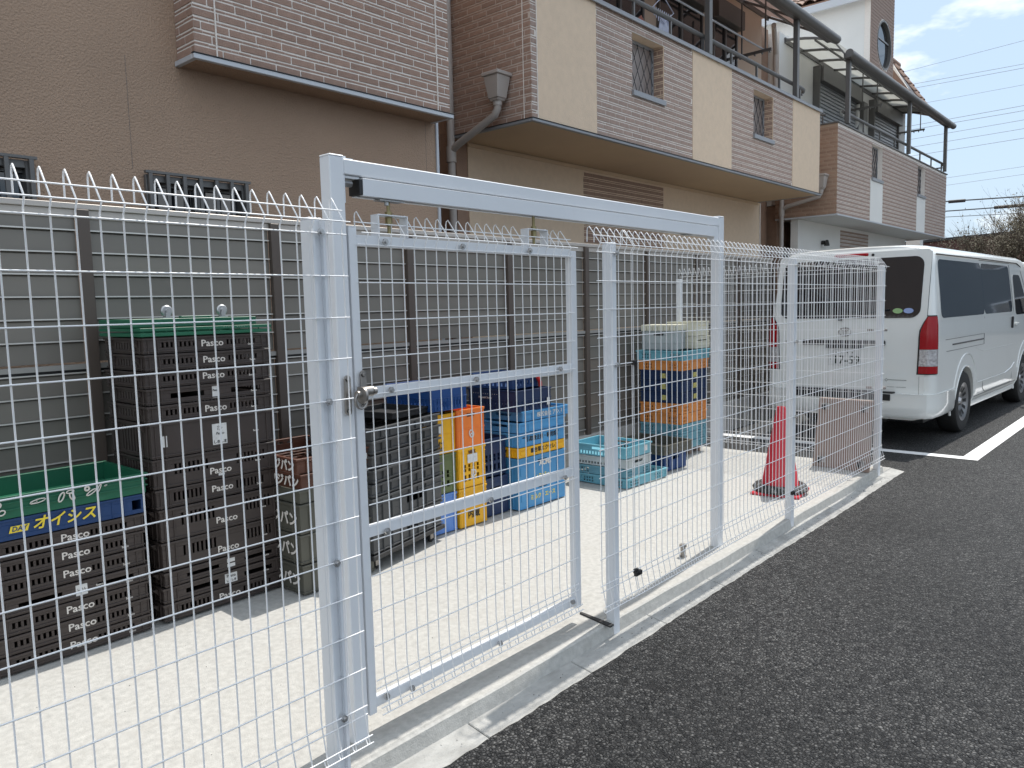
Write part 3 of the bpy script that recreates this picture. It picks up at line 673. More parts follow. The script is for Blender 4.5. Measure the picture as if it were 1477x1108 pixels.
b = MB(); b.box(-0.30, 0.28, -0.20, -0.165, 0.004, 0.040); b.box(-0.30, 0.28, 0.165, 0.20, 0.004, 0.040); b.box(-0.30, -0.262, -0.165, 0.165, 0.004, 0.040); b.box(0.242, 0.28, -0.165, 0.165, 0.004, 0.040)
for k in range(7): b.box(-0.25+0.085*k-0.006, -0.25+0.085*k+0.006, -0.165, 0.165, 0.008, 0.026)
for k in range(3): b.box(-0.262, 0.242, -0.09+0.09*k-0.006, -0.09+0.09*k+0.006, 0.026, 0.034)
b.box(-0.08, 0.06, -0.19, -0.16, 0.040, 0.050)
link('frame', b.mesh('dolly_frame', M['cgreen'], bevel=0.0015), t)
for (x, y) in ((-0.135, -0.165), (0.125, -0.165)):
    b = MB(); b.box(x-0.022, x+0.022, y-0.016, y+0.016, 0.041, 0.045); b.box(x-0.010, x+0.010, y-0.016, y-0.013, 0.045, 0.068); b.box(x-0.010, x+0.010, y+0.013, y+0.016, 0.045, 0.068)
    c = link('caster', b.mesh('caster', M['galv']), t)
    b = MB(); b.lathe((x, y, 0.074), [(0.0, -0.017), (0.008, -0.017), (0.008, -0.009), (0.021, -0.009), (0.026, -0.005), (0.026, 0.005), (0.021, 0.009), (0.0, 0.009)], 20, 'y'); link('wheel', b.mesh('wheel', M['galv'], smooth=True), c)

# --- mixed stack behind the panel post: olive crates under two rust-brown ones
wC, dC = 0.44, 0.60
colv = crate_body(wC, dC, 0.152, M['colive'], sh=[(-0.06, 0.06, 0.10, 0.13)], fribs=(-0.17, -0.08, 0.08, 0.17), sribs=(-0.24, -0.12, 0.12, 0.24), lip=(0.012,), rim=0.008)
z = 0.085; SC = 'olive and rust stack'
for i in range(3):
    t = new_crate(colv, olabel(i, 9, 'deep olive grey crate with white side lettering', SC), (2.262+jit(), 1.372+dC/2+jit(), z), R(jit(1.0)), 'olive crates beside the gate post')
    put_text(t, text_mesh('フジパン', 0.075, M['txtw'], bold=0.002), -0.135, 0.070, wC/2+0.0075, 'side'); z += 0.152
t = new_crate(crate_body(wC, dC, 0.068, M['colive'], fribs=(-0.17, 0.17), sribs=(-0.24, 0.24), rim=0.008), olabel(3, 9, 'shallow olive grey crate with front lettering', SC), (2.262, 1.372+dC/2, z), R(1.0), 'olive crates beside the gate post')
put_text(t, text_mesh('MAX', 0.040, M['txtw'], bold=0.001), 0.02, 0.030, dC/2+0.0075); z += 0.068
rme = crate_body(wC, dC, 0.079, M['cred'], sh=slots(-0.20, 0.2, 5, 0.050, 0.062, 0.6), fh=slots(-0.15, 0.15, 5, 0.05, 0.062, 0.6), fribs=(-0.17, 0.17), sribs=(), rim=0.009, floor_grid=True)
for i in range(2):
    t = new_crate(rme, olabel(4+i, 6, 'rust-brown bread crate with white katakana', SC), (2.270+jit(), 1.372+dC/2, z), R(2.0-i*3), 'rust-brown crates beside the gate post')
    put_text(t, text_mesh('フジパン', 0.062, M['txtw'], bold=0.0022), -0.165, 0.036, wC/2+0.0085, 'side'); plate(t, 0.17, 0.03, 0.04, 0.03, dC/2+0.0085); z += 0.079

# --- dark grey stack on a wheeled dolly
wD, dD = 0.64, 0.42; aD = R(13)
base = Vector((2.462, 1.335, 0)); ux = Vector((math.cos(aD), math.sin(aD), 0)); uy = Vector((-math.sin(aD), math.cos(aD), 0))
cD = base + ux*(wD/2+0.01) + uy*(dD/2+0.01)
SD = 'wheeled dark grey stack'
t = thing('dolly', 'black wheeled dolly under the dark grey crate stack', 'dolly', (cD.x, cD.y, 0.08), aD)
b = MB(); b.box(-wD/2-0.02, wD/2+0.02, -dD/2-0.01, dD/2+0.01, 0.072, 0.100); b.box(wD/2, wD/2+0.035, -dD/2-0.01, dD/2+0.01, 0.076, 0.092); link('deck', b.mesh('dolly_deck', M['cblack'], bevel=0.004), t)
for sx in (-1, 1):
    for sy in (-1, 1):
        x, y = sx*(wD/2-0.06), sy*(dD/2-0.05)
        b = MB(); b.box(x-0.016, x+0.016, y-0.018, y-0.014, 0.025, 0.072); b.box(x-0.016, x+0.016, y+0.014, y+0.018, 0.025, 0.072); b.box(x-0.03, x+0.03, y-0.03, y+0.03, 0.068, 0.0715)
        c = link('caster', b.mesh('caster', M['steel']), t)
        b = MB(); b.lathe((x+0.012, y, 0.030), [(0.0, -0.011), (0.024, -0.011), (0.030, -0.006), (0.030, 0.006), (0.024, 0.011), (0.0, 0.011)], 18, 'y'); link('wheel', b.mesh('wheel', M['rubber'], smooth=True), c)
fr8 = [(-wD/2+wD*k/8) for k in range(1, 8)]; sr5 = [(-dD/2+dD*k/5) for k in range(1, 5)]
tallD = crate_body(wD, dD, 0.152, M['cgrey'], fh=[(-0.02, 0.13, 0.060, 0.098)], fribs=fr8, sribs=sr5, lip=(0.010, 0.108), rim=0.011, rimh=0.012)
lowD = crate_body(wD, dD, 0.076, M['cgrey'], fribs=fr8, sribs=sr5, lip=(0.012,), rim=0.013, rimh=0.012, zr=(0.014, 0.062), fh=[])
z = 0.182
for i in range(6):
    me, h = (tallD, 0.152) if i < 2 else (lowD, 0.0765)
    a = aD + R(jit(1.0)); t = new_crate(me, olabel(i, 8, 'deep dark grey crate with black handle slot' if i < 2 else 'shallow ribbed dark grey crate', SD), (cD.x+jit(), cD.y+jit(), z), a, 'dark grey crates on the dolly'); z += h
t = new_crate(crate_body(wD, dD, 0.066, M['cgrey'], fribs=fr8, sribs=sr5, zr=(0.01, 0.05), rim=0.011, floor_grid=True, t=0.010), 'open lattice-bottomed grey tray on top of the dark grey stack', (cD.x, cD.y, z), aD+R(1), cat='tray', name='tray')
z += 0.066
t = new_crate(crate_body(0.32, 0.36, 0.042, M['cblack'], t=0.012, rim=0.006), 'flat black tray between the grey stack and the blue crate', (2.88, 1.70, z), R(9), cat='tray', name='tray')
foldB = lambda w, d, h, mt: crate_body(w, d, h, mt, fh=slots(-w*0.36, w*0.36, 9, h*0.18, h*0.38, 0.35), sh=slots(-d*0.36, d*0.36, 10, h*0.18, h*0.38, 0.35), fribs=[-w*0.44+w*0.88*k/9 for k in range(10)], sribs=[-d*0.44+d*0.88*k/10 for k in range(11)], lip=(h*0.5,), rim=0.006, zr=(0.01, h*0.5))
t = new_crate(foldB(0.29, 0.42, 0.155, M['cnavy2']), 'royal blue folding crate standing above the dark grey stack', (3.205, 1.505+0.21, z+0.001), 0)
put_text(t, text_mesh('・・・・ ・・・・・・・', 0.022, M['txtw']), 0.04, 0.135, 0.1515, 'side', name='small_lettering'); put_text(t, text_mesh('WWW Folio', 0.020, M['txtw']), 0.04, 0.108, 0.1515, 'side', name='small_lettering')

# --- narrow crate columns
def milk(mt, w, d, h, hole='heart'):
    fh = []
    if hole == 'heart': fh = [(-w*0.22, w*0.22, h*0.62, h*0.74), (-w*0.13, w*0.13, h*0.52, h*0.62)]
    elif hole == 'slots': fh = slots(-w*0.30, w*0.34, 4, h*0.40, h*0.58, 0.5)+slots(-w*0.30, w*0.34, 4, h*0.16, h*0.32, 0.5)
    return crate_body(w, d, h, M[mt], fh=fh, fribs=(-w*0.46, -w*0.38, w*0.38, w*0.46), sribs=(-d*0.4, 0, d*0.4), lip=(0.006, h*0.48, h-0.04), rim=0.004, rimh=0.014, sh=[(-d*0.15, d*0.15, h*0.65, h*0.78)])
z = 0.085; w_, d_ = 0.245, 0.33
for i, (mt, hh, what, hole) in enumerate((('cyellow', 0.253, 'yellow bottle crate with printed characters', 'heart'), ('cyellow', 0.257, 'yellow bottle crate with a white label', 'slots'), ('corange', 0.247, 'orange bottle crate with small emblem', None))):
    t = new_crate(milk(mt, w_, d_, hh, hole), olabel(i, 3, what, 'the yellow and orange column'), (3.435+jit(0.003), 1.556+d_/2, z), R(jit(1)), 'yellow and orange bottle crates'); o_ = d_/2+0.0035
    if i == 0: put_text(t, text_mesh('内蔵', 0.055, M['txtk'], bold=0.001), 0.0, 0.075, o_)
    if i == 1: plate(t, 0.0, 0.185, 0.09, 0.055, o_+0.0005); put_text(t, text_mesh('D', 0.07, M['txtw'], bold=0.002), 0.01, 0.085, o_); put_text(t, text_mesh('MILK', 0.03, M['cred'], bold=0.001), 0.0, 0.225, o_)
    if i == 2:
        b = MB(); b.tube([(x, -o_-0.001, zz) for x, zz in ell(0.0, 0.085, 0.018, 0.024, 0.4)], 0.004, 5, closed=True); b.tube([(x, -o_-0.001, zz) for x, zz in ell(0.0, 0.075, 0.010, 0.012, -0.6)], 0.004, 5, closed=True)
        link('emblem', b.mesh('emblem', M['txtw']), t); put_text(t, text_mesh('BSCT', 0.030, M['cred'], bold=0.001), 0.0, 0.205, o_)
    z += hh
z = 0.085
for i, (mt, hh, what, hole) in enumerate((('clblue', 0.248, 'light blue bottle crate with heart-shaped handle', 'heart'), ('cgreen2', 0.248, 'moss green bottle crate with slots', 'slots'), ('cyellow', 0.250, 'yellow bottle crate with a paper tag', None))):
    t = new_crate(milk(mt, 0.245, d_, hh, hole), olabel(i, 3, what, 'the column behind the grey stack'), (3.183+jit(0.003), 1.572+d_/2, z), R(jit(1)), 'bottle crates behind the grey stack'); o_ = d_/2+0.0035
    if i == 2: plate(t, -0.02, 0.155, 0.045, 0.055, o_+0.0005); put_text(t, text_mesh('保', 0.05, M['txtk'], bold=0.001), 0.0, 0.055, o_)
    z += hh
t = new_crate(milk('cnavy', 0.25, 0.32, 0.26, 'heart'), 'navy bottle crate on the slab left of the sky blue stack', (3.700, 1.60+0.16, 0.085), 0)
t = new_crate(milk('cnavy', 0.25, 0.32, 0.26, 'slots'), 'upper navy bottle crate in shade beside the sky blue stack', (3.703, 1.62+0.16, 0.346), 0)

# --- sky blue folding containers
wH, dH = 0.515, 0.355; XH, YH = 3.862+0.2575, 1.532+dH/2
def fold(w, d, h, mt):
    bx = []
    for s in (-1, 1):
        bx.append((s*w*0.40-0.03, s*w*0.40+0.03, -d/2-0.004, -d/2, h*0.30, h*0.62))
    return crate_body(w, d, h, M[mt], fh=[(-0.05, 0.05, h*0.68, h*0.80)] if h > 0.12 else [], sh=[(-0.07, 0.07, h*0.5, h*0.72)], fribs=(-w*0.31, w*0.31), sribs=(-d*0.35, d*0.35), lip=(0.004,), rim=0.006, rimh=0.014, boxes=bx)
SH = 'sky blue container stack'
z = 0.085
for i, (h, mt, what) in enumerate(((0.180, 'cskyb', 'sky blue folding container with yellow print'), (0.180, 'cskyb', 'sky blue folding container with white print'), (0.073, 'cyellow', 'yellow folded container with black print'), (0.098, 'cskyb', 'pale blue folding container with black print'), (0.074, 'cskyb', 'plain thin folded blue container'), (0.070, 'cskyb', 'thin folded blue container with pale print'))):
    ox = 0.0 if i < 5 else 0.05
    t = new_crate(fold(wH, dH, h, mt), olabel(i, 7, what, SH), (XH+ox+jit(0.003), YH+jit(0.003), z), R(jit(0.8)), 'folding containers in the blue stack'); o_ = dH/2+0.001
    if i == 0: put_text(t, text_mesh('ミルク・エース', 0.040, M['txty'], bold=0.001), 0.0, 0.065, o_)
    if i == 1: put_text(t, text_mesh('ACMS', 0.050, M['txtw'], bold=0.002), 0.03, 0.115, o_); put_text(t, text_mesh('・エース・', 0.03, M['txty'], bold=0.001), 0.0, 0.03, o_)
    if i == 2: put_text(t, text_mesh('■台車エクセレン', 0.040, M['txtk'], bold=0.001), 0.03, 0.036, o_)
    if i == 3: put_text(t, text_mesh('物品取扱注意・転用禁止', 0.038, M['txtk'], bold=0.001), -0.01, 0.050, o_)
    if i == 5: put_text(t, text_mesh('株式会社 アシスト', 0.040, M['txtw'], bold=0.0005), 0.06, 0.033, o_)
    z += h
t = new_crate(foldB(0.36, 0.46, 0.150, M['cnavy']), 'navy folding crate with white clips on the sky blue stack', (3.862+0.185, 1.535+0.23, z), R(-1))
put_text(t, text_mesh('・・・ ・・・・・・・・', 0.022, M['txtw']), 0.06, 0.115, 0.1865, 'side', name='small_lettering'); put_text(t, text_mesh('Prosetti Seven', 0.022, M['txtw']), 0.06, 0.09, 0.1865, 'side', name='small_lettering')
plate(t, 0.145, 0.05, 0.03, 0.05, 0.2365)
z += 0.151
t = new_crate(crate_body(0.30, 0.36, 0.105, M['cblue'], fh=slots(-0.1, 0.1, 5, 0.02, 0.05), sh=slots(-0.13, 0.13, 7, 0.02, 0.05), fribs=(-0.12, 0.12), sribs=(-0.15, 0.15), rim=0.005, lip=(0.06,)), 'small blue crate on top with a red strap over it', (4.03, 1.79, z), R(4))
b = MB(); b.tube([(0.06, -0.18, 0.10), (0.075, -0.19, 0.112), (0.10, -0.20, 0.09), (0.145, -0.20, 0.03), (0.15, -0.20, 0.0)], 0.014, 6); b.tube([(-0.02, -0.08, 0.105), (0.04, -0.16, 0.112), (0.06, -0.18, 0.106)], 0.012, 6)
link('strap', b.mesh('strap', M['red'], smooth=True), t)

# --- pale teal crates on the open slab
def teal(w, d, h, mt='cteal', grid=True):
    def g(L, n, c): 
        out = []
        for r_ in range(2): out += slots(c-L/2, c+L/2, n, h*0.18+r_*h*0.30, h*0.18+r_*h*0.30+h*0.20, 0.6)
        return out
    return crate_body(w, d, h, M[mt], fh=g(w*0.22, 4, -w*0.30)+g(w*0.22, 4, w*0.30), sh=g(d*0.22, 4, -d*0.30)+g(d*0.22, 4, d*0.30), fribs=(-w*0.46, w*0.46), sribs=(-d*0.44, d*0.44), rim=0.008, rimh=0.012, floor_grid=True)
SI = 'the low teal pile on the slab'
t = new_crate(teal(0.56, 0.46, 0.075), olabel(0, 4, 'wide pale teal crate', SI), (5.10, 1.275+0.23, 0.085), R(-2), 'pale teal crates on the open slab')
t = new_crate(teal(0.36, 0.50, 0.070, 'cteal2'), olabel(1, 4, 'dull teal crate', SI), (5.005, 1.30+0.25, 0.160), R(0), 'pale teal crates on the open slab')
t = new_crate(crate_body(0.36, 0.50, 0.075, M['cclear'], fh=[(-0.06, 0.06, 0.03, 0.05)], sh=slots(-0.2, 0.2, 14, 0.012, 0.03), sribs=(-0.2, 0.2), fribs=(-0.15, 0.15), rim=0.006), olabel(2, 4, 'greyish white crate', SI), (5.005, 1.30+0.25, 0.231), R(1), 'pale teal crates on the open slab')
t = new_crate(crate_body(0.37, 0.50, 0.092, M['cteal'], fh=slots(-0.16, -0.08, 3, 0.02, 0.065), sh=slots(-0.21, 0.21, 15, 0.012, 0.035, 0.55)+[(-0.06, 0.06, 0.052, 0.070)], fribs=(-0.17,), sribs=(-0.23, 0.23), rim=0.008, rimh=0.012), olabel(3, 4, 'bright open teal crate', SI), (5.005, 1.30+0.25, 0.307), R(0), 'pale teal crates on the open slab')
plate(t, 0.11, 0.05, 0.035, 0.045, 0.2515)
t = new_crate(crate_body(0.33, 0.36, 0.15, M['cnavy2'], fh=[(-0.05, 0.05, 0.09, 0.115)]+slots(-0.14, -0.08, 2, 0.03, 0.10), sribs=(-0.1, 0.1), fribs=(-0.12, 0, 0.12), rim=0.006), 'royal blue crate on the slab behind the teal pile', (5.66, 1.52, 0.085), R(-3))
t = new_crate(crate_body(0.42, 0.52, 0.085, M['colive'], fribs=(-0.15, 0, 0.15), sribs=(-0.2, 0, 0.2), rim=0.009, lip=(0.03,)), 'olive grey tray resting on the royal blue crate', (5.64, 1.56, 0.236), R(-3), cat='tray', name='tray')

# --- tall mixed stack near the far end
SK = 'far mixed stack'
t = thing('dolly', 'low dark pallet under the tall mixed stack', 'pallet', (6.345, 1.78, 0.08)); t.name = 'pallet'
b = MB()
for k in range(5): b.box(-0.20, 0.20, -0.205+k*0.09, -0.155+k*0.09, 0.045, 0.060)
for x in (-0.18, 0, 0.18): b.box(x-0.02, x+0.02, -0.205, 0.205, 0.0, 0.045)
link('body', b.mesh('pallet_body', M['wood']), t)
wK, dK = 0.48, 0.42; XK, YK = 6.085+wK/2, 1.525+dK/2
for i, (za, zb, mt, what) in enumerate(((0.150, 0.222, 'cteal2', 'perforated teal crate'), (0.222, 0.300, 'cteal2', 'perforated teal crate'), (0.300, 0.385, 'cteal2', 'perforated teal crate'), (0.385, 0.480, 'corange2', 'dull orange perforated crate'), (0.480, 0.575, 'corange2', 'dull orange perforated crate'),
        (0.575, 0.675, 'cnavy', 'navy crate with yellow labels'), (0.675, 0.775, 'cnavy', 'navy crate with yellow labels'), (0.775, 0.870, 'cnavy', 'navy crate with yellow labels'), (0.870, 0.960, 'corange2', 'dull orange perforated crate'), (0.960, 1.050, 'cteal', 'pale blue tray-like crate'))):
    h = zb-za; ww, dd = (wK, dK) if i < 9 else (wK+0.02, dK+0.06)
    if i == 8: ww, dd = wK, dK+0.03
    me = teal(ww, dd, h, mt) if mt != 'cnavy' else crate_body(ww, dd, h, M['cnavy'], fribs=[-ww*0.4+ww*0.8*k/6 for k in range(7)], sribs=[-dd*0.4+dd*0.8*k/6 for k in range(7)], rim=0.006, lip=(0.01, h*0.5))
    t = new_crate(me, olabel(i, 11, what, SK), (XK+jit(), YK+jit(), za), R(jit(1.2)), 'crates in the far mixed stack')
    if mt == 'cnavy': plate(t, -0.03, h*0.5, 0.055, h*0.45, ww/2+0.006, 'txtd', 'side', 'label_patch'); plate(t, 0.0, h*0.5, 0.065, h*0.45, dd/2+0.006, 'txtd', name='label_patch')
t = new_crate(crate_body(0.24, 0.33, 0.215, M['cclear'], fh=[], sh=[(-0.05, 0.05, 0.13, 0.15)], fribs=(-0.08, 0.08), sribs=(-0.12, 0.12), rim=0.008, lip=(0.06,)), 'greyish white box with a cream rim on the mixed stack', (XK-0.07, YK+0.06, 1.052), R(6))
b = MB()
for k in range(6): b.box(-0.138, -0.120, -0.165+0.056*k, -0.115+0.056*k, 0.175, 0.228)
for k in range(4): b.box(-0.118+0.060*k, -0.064+0.060*k, -0.182, -0.166, 0.175, 0.228)
b.box(-0.119, 0.12, -0.165, 0.165, 0.216, 0.228); link('cream_rim', b.mesh('cream_rim', M['ccream'], bevel=0.002), t)
t = new_crate(crate_body(0.26, 0.30, 0.115, M['ccream'], fh=[(-0.08, 0.08, 0.070, 0.080)], rim=0.006, lip=(0.03, 0.06)), 'lower cream plastic box at the right on the mixed stack', (XK+0.185, YK-0.05, 1.052), R(-2))
t = new_crate(crate_body(0.25, 0.29, 0.135, M['ccream'], fh=[(-0.08, 0.08, 0.09, 0.10)], rim=0.006, lip=(0.03,)), 'upper cream plastic box at the right on the mixed stack', (XK+0.185, YK-0.05, 1.168), R(0))

# ------------------------------------------------------------------ traffic cone with weights
t = thing('traffic_cone', 'red traffic cone with black weights behind the white fence', 'cone', (5.40, 0.345, 0.08), R(8))
b = MB()
b.lathe((0, 0, 0), [(0.145, 0.020), (0.135, 0.035), (0.032, 0.620), (0.028, 0.630), (0.020, 0.630), (0.020, 0.620), (0.120, 0.03)], 28); link('body', b.mesh('cone_body', M['cone'], smooth=True), t)
b = MB(); b.box(-0.170, 0.170, -0.170, 0.170, 0.0, 0.020); link('base', b.mesh('cone_base', M['cone'], bevel=0.006), t)
M['weight'] = mat('speckled_weight_cover', (0.035, 0.033, 0.032), 0.85, dirt=0.9, dscale=28, dcol=(0.42, 0.40, 0.38))
b = MB(); b.lathe((0, 0, 0), [(0.145, 0.021), (0.185, 0.021), (0.195, 0.040), (0.175, 0.066), (0.150, 0.074), (0.130, 0.060), (0.135, 0.030), (0.145, 0.021)], 28); link('weight_ring', b.mesh('weight_ring', M['weight'], smooth=True), t)

# ------------------------------------------------------------------ plywood dolly on edge against the end fence
t = thing('platform_dolly', 'brown plywood dolly standing on edge with its wheels outwards', 'dolly', (6.42, 0.25, 0.082), 0)
b = MB(); zt = 0.565; lean = 0.115
bl, br_ = (0.010, 0.235), (-0.020, -0.225)
b.hexa([(bl[0]-0.0, bl[1], 0), (br_[0], br_[1], 0), (br_[0]+0.026, br_[1], 0.006), (bl[0]+0.026, bl[1], 0.006)], [(bl[0]+lean, bl[1]-0.01, zt), (br_[0]+lean, br_[1]+0.01, zt), (br_[0]+lean+0.026, br_[1]+0.01, zt+0.006), (bl[0]+lean+0.026, bl[1]-0.01, zt+0.006)])
link('deck', b.mesh('platform_deck', M['wood'], bevel=0.003), t)
for (y, z) in ((0.165, 0.50), (-0.155, 0.50), (0.165, 0.065), (-0.155, 0.065)):
    x = -0.008+lean*z/zt+(0.012 if y > 0 else -0.010)
    b = MB(); b.box(x-0.006, x-0.001, y-0.032, y+0.032, z-0.026, z+0.026); b.box(x-0.045, x-0.006, y-0.016, y-0.012, z-0.010, z+0.012); b.box(x-0.045, x-0.006, y+0.012, y+0.016, z-0.010, z+0.012)
    c = link('caster', b.mesh('caster', M['galv']), t)
    b = MB(); b.lathe((x-0.045, y, z), [(0, -0.010), (0.022, -0.010), (0.026, 0), (0.022, 0.010), (0, 0.010)], 16, 'y'); link('wheel', b.mesh('wheel', M['rubber'], smooth=True), c)

# ------------------------------------------------------------------ houses
BP = 0.0775
_bm = {}
def brick_mesh(mt, L=0.188, h=0.0430, d=0.0045):
    k = (mt, L, h)
    if k not in _bm:
        b = MB(); b.box(0, L, -d, 0.001, 0, h); _bm[k] = b.mesh('brick', M[mt], bevel=0.002)
    return _bm[k]
def bricks(parent, ox, oy, rz, W, z0, z1, mt='brick', individual=True, holes=(), L=0.196, seed=1, thin=True):
    """running-bond facing laid on a mortar wall: thick bricks, and a thin rough course between them"""
    rnd = random.Random(seed); px, py, pz = parent.location
    ux, uy = math.cos(rz), math.sin(rz)
    me = brick_mesh(mt); st = MB(); r = 0; z = z0+0.004
    def allowed(a, c, za, zb):
        segs = [(a, c)]
        for (ha, hb, hz0, hz1) in holes:
            if zb > hz0 and za < hz1:
                n = []
                for (s, e) in segs:
                    if e <= ha or s >= hb: n.append((s, e)); continue
                    if s < ha: n.append((s, ha))
                    if e > hb: n.append((hb, e))
                segs = n
        return [(s, e) for s, e in segs if e-s > 0.02]
    while z+0.046 < z1:
        off = -(r*0.37 % 1.0)*L
        while off < W:
            a, c = max(off, 0), min(off+L-0.009, W)
            if c-a > 0.015:
                for (s, e) in allowed(a, c, z, z+0.046):
                    if individual:
                        o = link('brick', me, parent, (ox+ux*s-px, oy+uy*s-py, z-pz), (0, 0, rz)); o.scale = ((e-s)/0.188, rnd.uniform(0.75, 1.2), 1)
                    else: st.box(s, e, -0.0045*rnd.uniform(0.75, 1.2), 0.001, z, z+0.043)
            off += L
        if thin and z+0.073 < z1:
            off = 0
            while off < W:
                ln = rnd.uniform(0.05, 0.16)
                for (s, e) in allowed(off, min(off+ln-0.004, W), z+0.054, z+0.071): st.box(s, e, -0.003*rnd.uniform(0.6, 1.3), 0.001, z+0.0535+rnd.uniform(-0.001, 0.001), z+0.0655+rnd.uniform(-0.002, 0.002))
                off += ln
        z += BP; r += 1
    if st.v:
        st.xform(Matrix.Translation((ox, oy, 0)) @ Matrix.Rotation(rz, 4, 'Z'))
        part('brick_courses', st, M[mt], parent, kind='stuff')

def lattice_window(parent, x0, x1, z0, z1, yf, depth=0.16, mt='frost'):
    """small opening in the balcony wall with frame, pane, sill and diamond grille; yf = face of the wall"""
    y = yf+depth
    b = MB(); f = 0.035
    b.box(x0, x0+f, y-0.03, y, z0, z1); b.box(x1-f, x1, y-0.03, y, z0, z1); b.box(x0+f, x1-f, y-0.03, y, z1-f, z1); b.box(x0+f, x1-f, y-0.03, y, z0, z0+f)
    wdw = part('window', b, M['trim'], parent, bevel=0.002)
    b = MB(); b.box(x0+f, x1-f, y-0.012, y-0.006, z0+f, z1-f); part('pane', b, M[mt], wdw)
    b = MB(); b.box(x0-0.015, x1+0.015, yf-0.035, y-0.031, z0-0.062, z0-0.002); part('sill', b, M['trim'], wdw, bevel=0.003)
    b = MB(); W_ = x1-x0-2*f; H_ = z1-z0-2*f; a, c = x0+f, z0+f; p = 0.14; sl_ = 1.9
    for s in (-1, 1):
        k = -12
        while k < 16:
            # line x = a + k*p + s*(t)/sl_
            pts = []
            for tt in (0, H_):
                pts.append((k*p + s*tt/sl_, tt))
            (u0, t0), (u1, t1) = pts
            du = u1-u0; lo, hi = 0.0, 1.0
            if abs(du) > 1e-9:
                ta, tb = (0-u0)/du, (W_-u0)/du
                lo, hi = max(lo, min(ta, tb)), min(hi, max(ta, tb))
            if hi-lo > 0.02:
                b.tube([(a+u0+du*lo, y-0.036, c+H_*lo), (a+u0+du*hi, y-0.036, c+H_*hi)], 0.005, 4)
            k += 1
    part('diamond_grille', b, M['black'], wdw)
    return wdw
def hole_wall(parent, name, x0, x1, yf, yb, z0, z1, mt, holes=(), reveal=None):
    b = MB()
    for (a, c, za, zb) in wall_cells(x0, x1, z0, z1, list(holes)): b.box(a, c, yf, yb, za, zb)
    return part(name, b, M[mt], parent)
def barred_window(parent, x0, x1, z0, z1, yf, n=6):
    b = MB(); f = 0.045
    for (a, c, za, zb) in ((x0, x0+f, z0, z1), (x1-f, x1, z0, z1), (x0+f, x1-f, z1-f, z1), (x0+f, x1-f, z0, z0+f)): b.box(a, c, yf-0.03, yf+0.07, za, zb)
    wdw = part('window', b, M['tframe'], parent, bevel=0.003)
    b = MB(); b.box(x0+f, x1-f, yf+0.045, yf+0.052, z0+f, z1-f); part('pane', b, M['glass'], wdw)
    b = MB(); xm = (x0+x1)/2; b.box(xm-0.018, xm+0.018, yf+0.020, yf+0.044, z0+f, z1-f); b.box(x0+f, x1-f, yf+0.022, yf+0.044, z1-f-0.02, z1-f); part('sash', b, M['tframe'], wdw)
    for i in range(n+1):
        x = x0+0.02+(x1-x0-0.04)*i/n; b = MB(); b.box(x-0.012, x+0.012, yf-0.062, yf-0.040, z0-0.02, z1+0.005); part('bar', b, M['tframe'], wdw, bevel=0.002)
    b = MB(); b.box(x0-0.01, x1+0.01, yf-0.060, yf-0.031, z1+0.006, z1+0.022); b.box(x0-0.01, x1+0.01, yf-0.058, yf-0.031, z0-0.04, z0-0.021); part('bar_rail', b, M['tframe'], wdw)

# --- house 1: brown stucco with a brick bay
h1 = thing('house', 'brown stucco house with a mauve brick bay at the upper left', 'house', (1.0, 3.25, 0.0), group='row of houses behind the yard')
H1H = [(0.55, 1.60, 1.70, 2.375), (2.235, 2.945, 1.70, 2.375)]
b = MB()
for (a, c, za, zb) in wall_cells(-4.0, 4.815, 0, 7.5, H1H): b.box(a, c, 3.25, 3.42, za, zb)
b.box(-4.0, 4.815, 3.43, 10, 0, 7.5); part('wall', b, M['stucco'], h1)
b = MB(); b.box(4.8155, 4.845, 3.235, 3.30, 0, 3.115); part('corner_trim', b, M['trimw'], h1, bevel=0.003)
for xs_ in (2.17, 4.70): 
    b = MB(); b.box(xs_-0.0008, xs_+0.0008, 3.2485, 3.2499, 2.40, 3.10); part('wall_joint', b, M['tframe'], h1)
for a, c, za, zb in H1H: barred_window(h1, a, c, za, zb, 3.25, 6 if c > 2 else 8)
b = MB(); b.box(2.510, 4.770, 3.010, 3.249, 3.135, 7.5); part('bay_wall', b, M['mortar'], h1)
bricks(h1, 2.510, 3.010, 0, 2.26, 3.135, 4.35, 'brick', True, seed=2)
bricks(h1, 2.510, 3.010, 0, 2.26, 4.3615, 7.45, 'brick', False, seed=3)
bricks(h1, 2.510, 3.249, R(-90), 0.239, 3.135, 4.35, 'brick', True, seed=4)
b = MB(); 
for x in (2.655, 4.625): b.box(x-0.004, x+0.004, 2.998, 3.009, 3.14, 7.4)
part('sealant_joint', b, M['mortar'], h1)
b = MB(); b.box(2.488, 4.792, 2.985, 3.020, 3.095, 3.128); b.box(2.488, 2.520, 3.020, 3.249, 3.095, 3.128); b.box(4.760, 4.792, 3.020, 3.249, 3.095, 3.128); part('drip_trim', b, M['trimw'], h1, bevel=0.003)
b = MB(); b.box(2.484, 4.796, 2.979, 3.015, 3.1285, 3.134); part('drip_gap', b, M['black'], h1)
b = MB(); b.box(2.521, 4.759, 3.021, 3.249, 3.100, 3.108); part('bay_soffit', b, M['stucco'], h1)

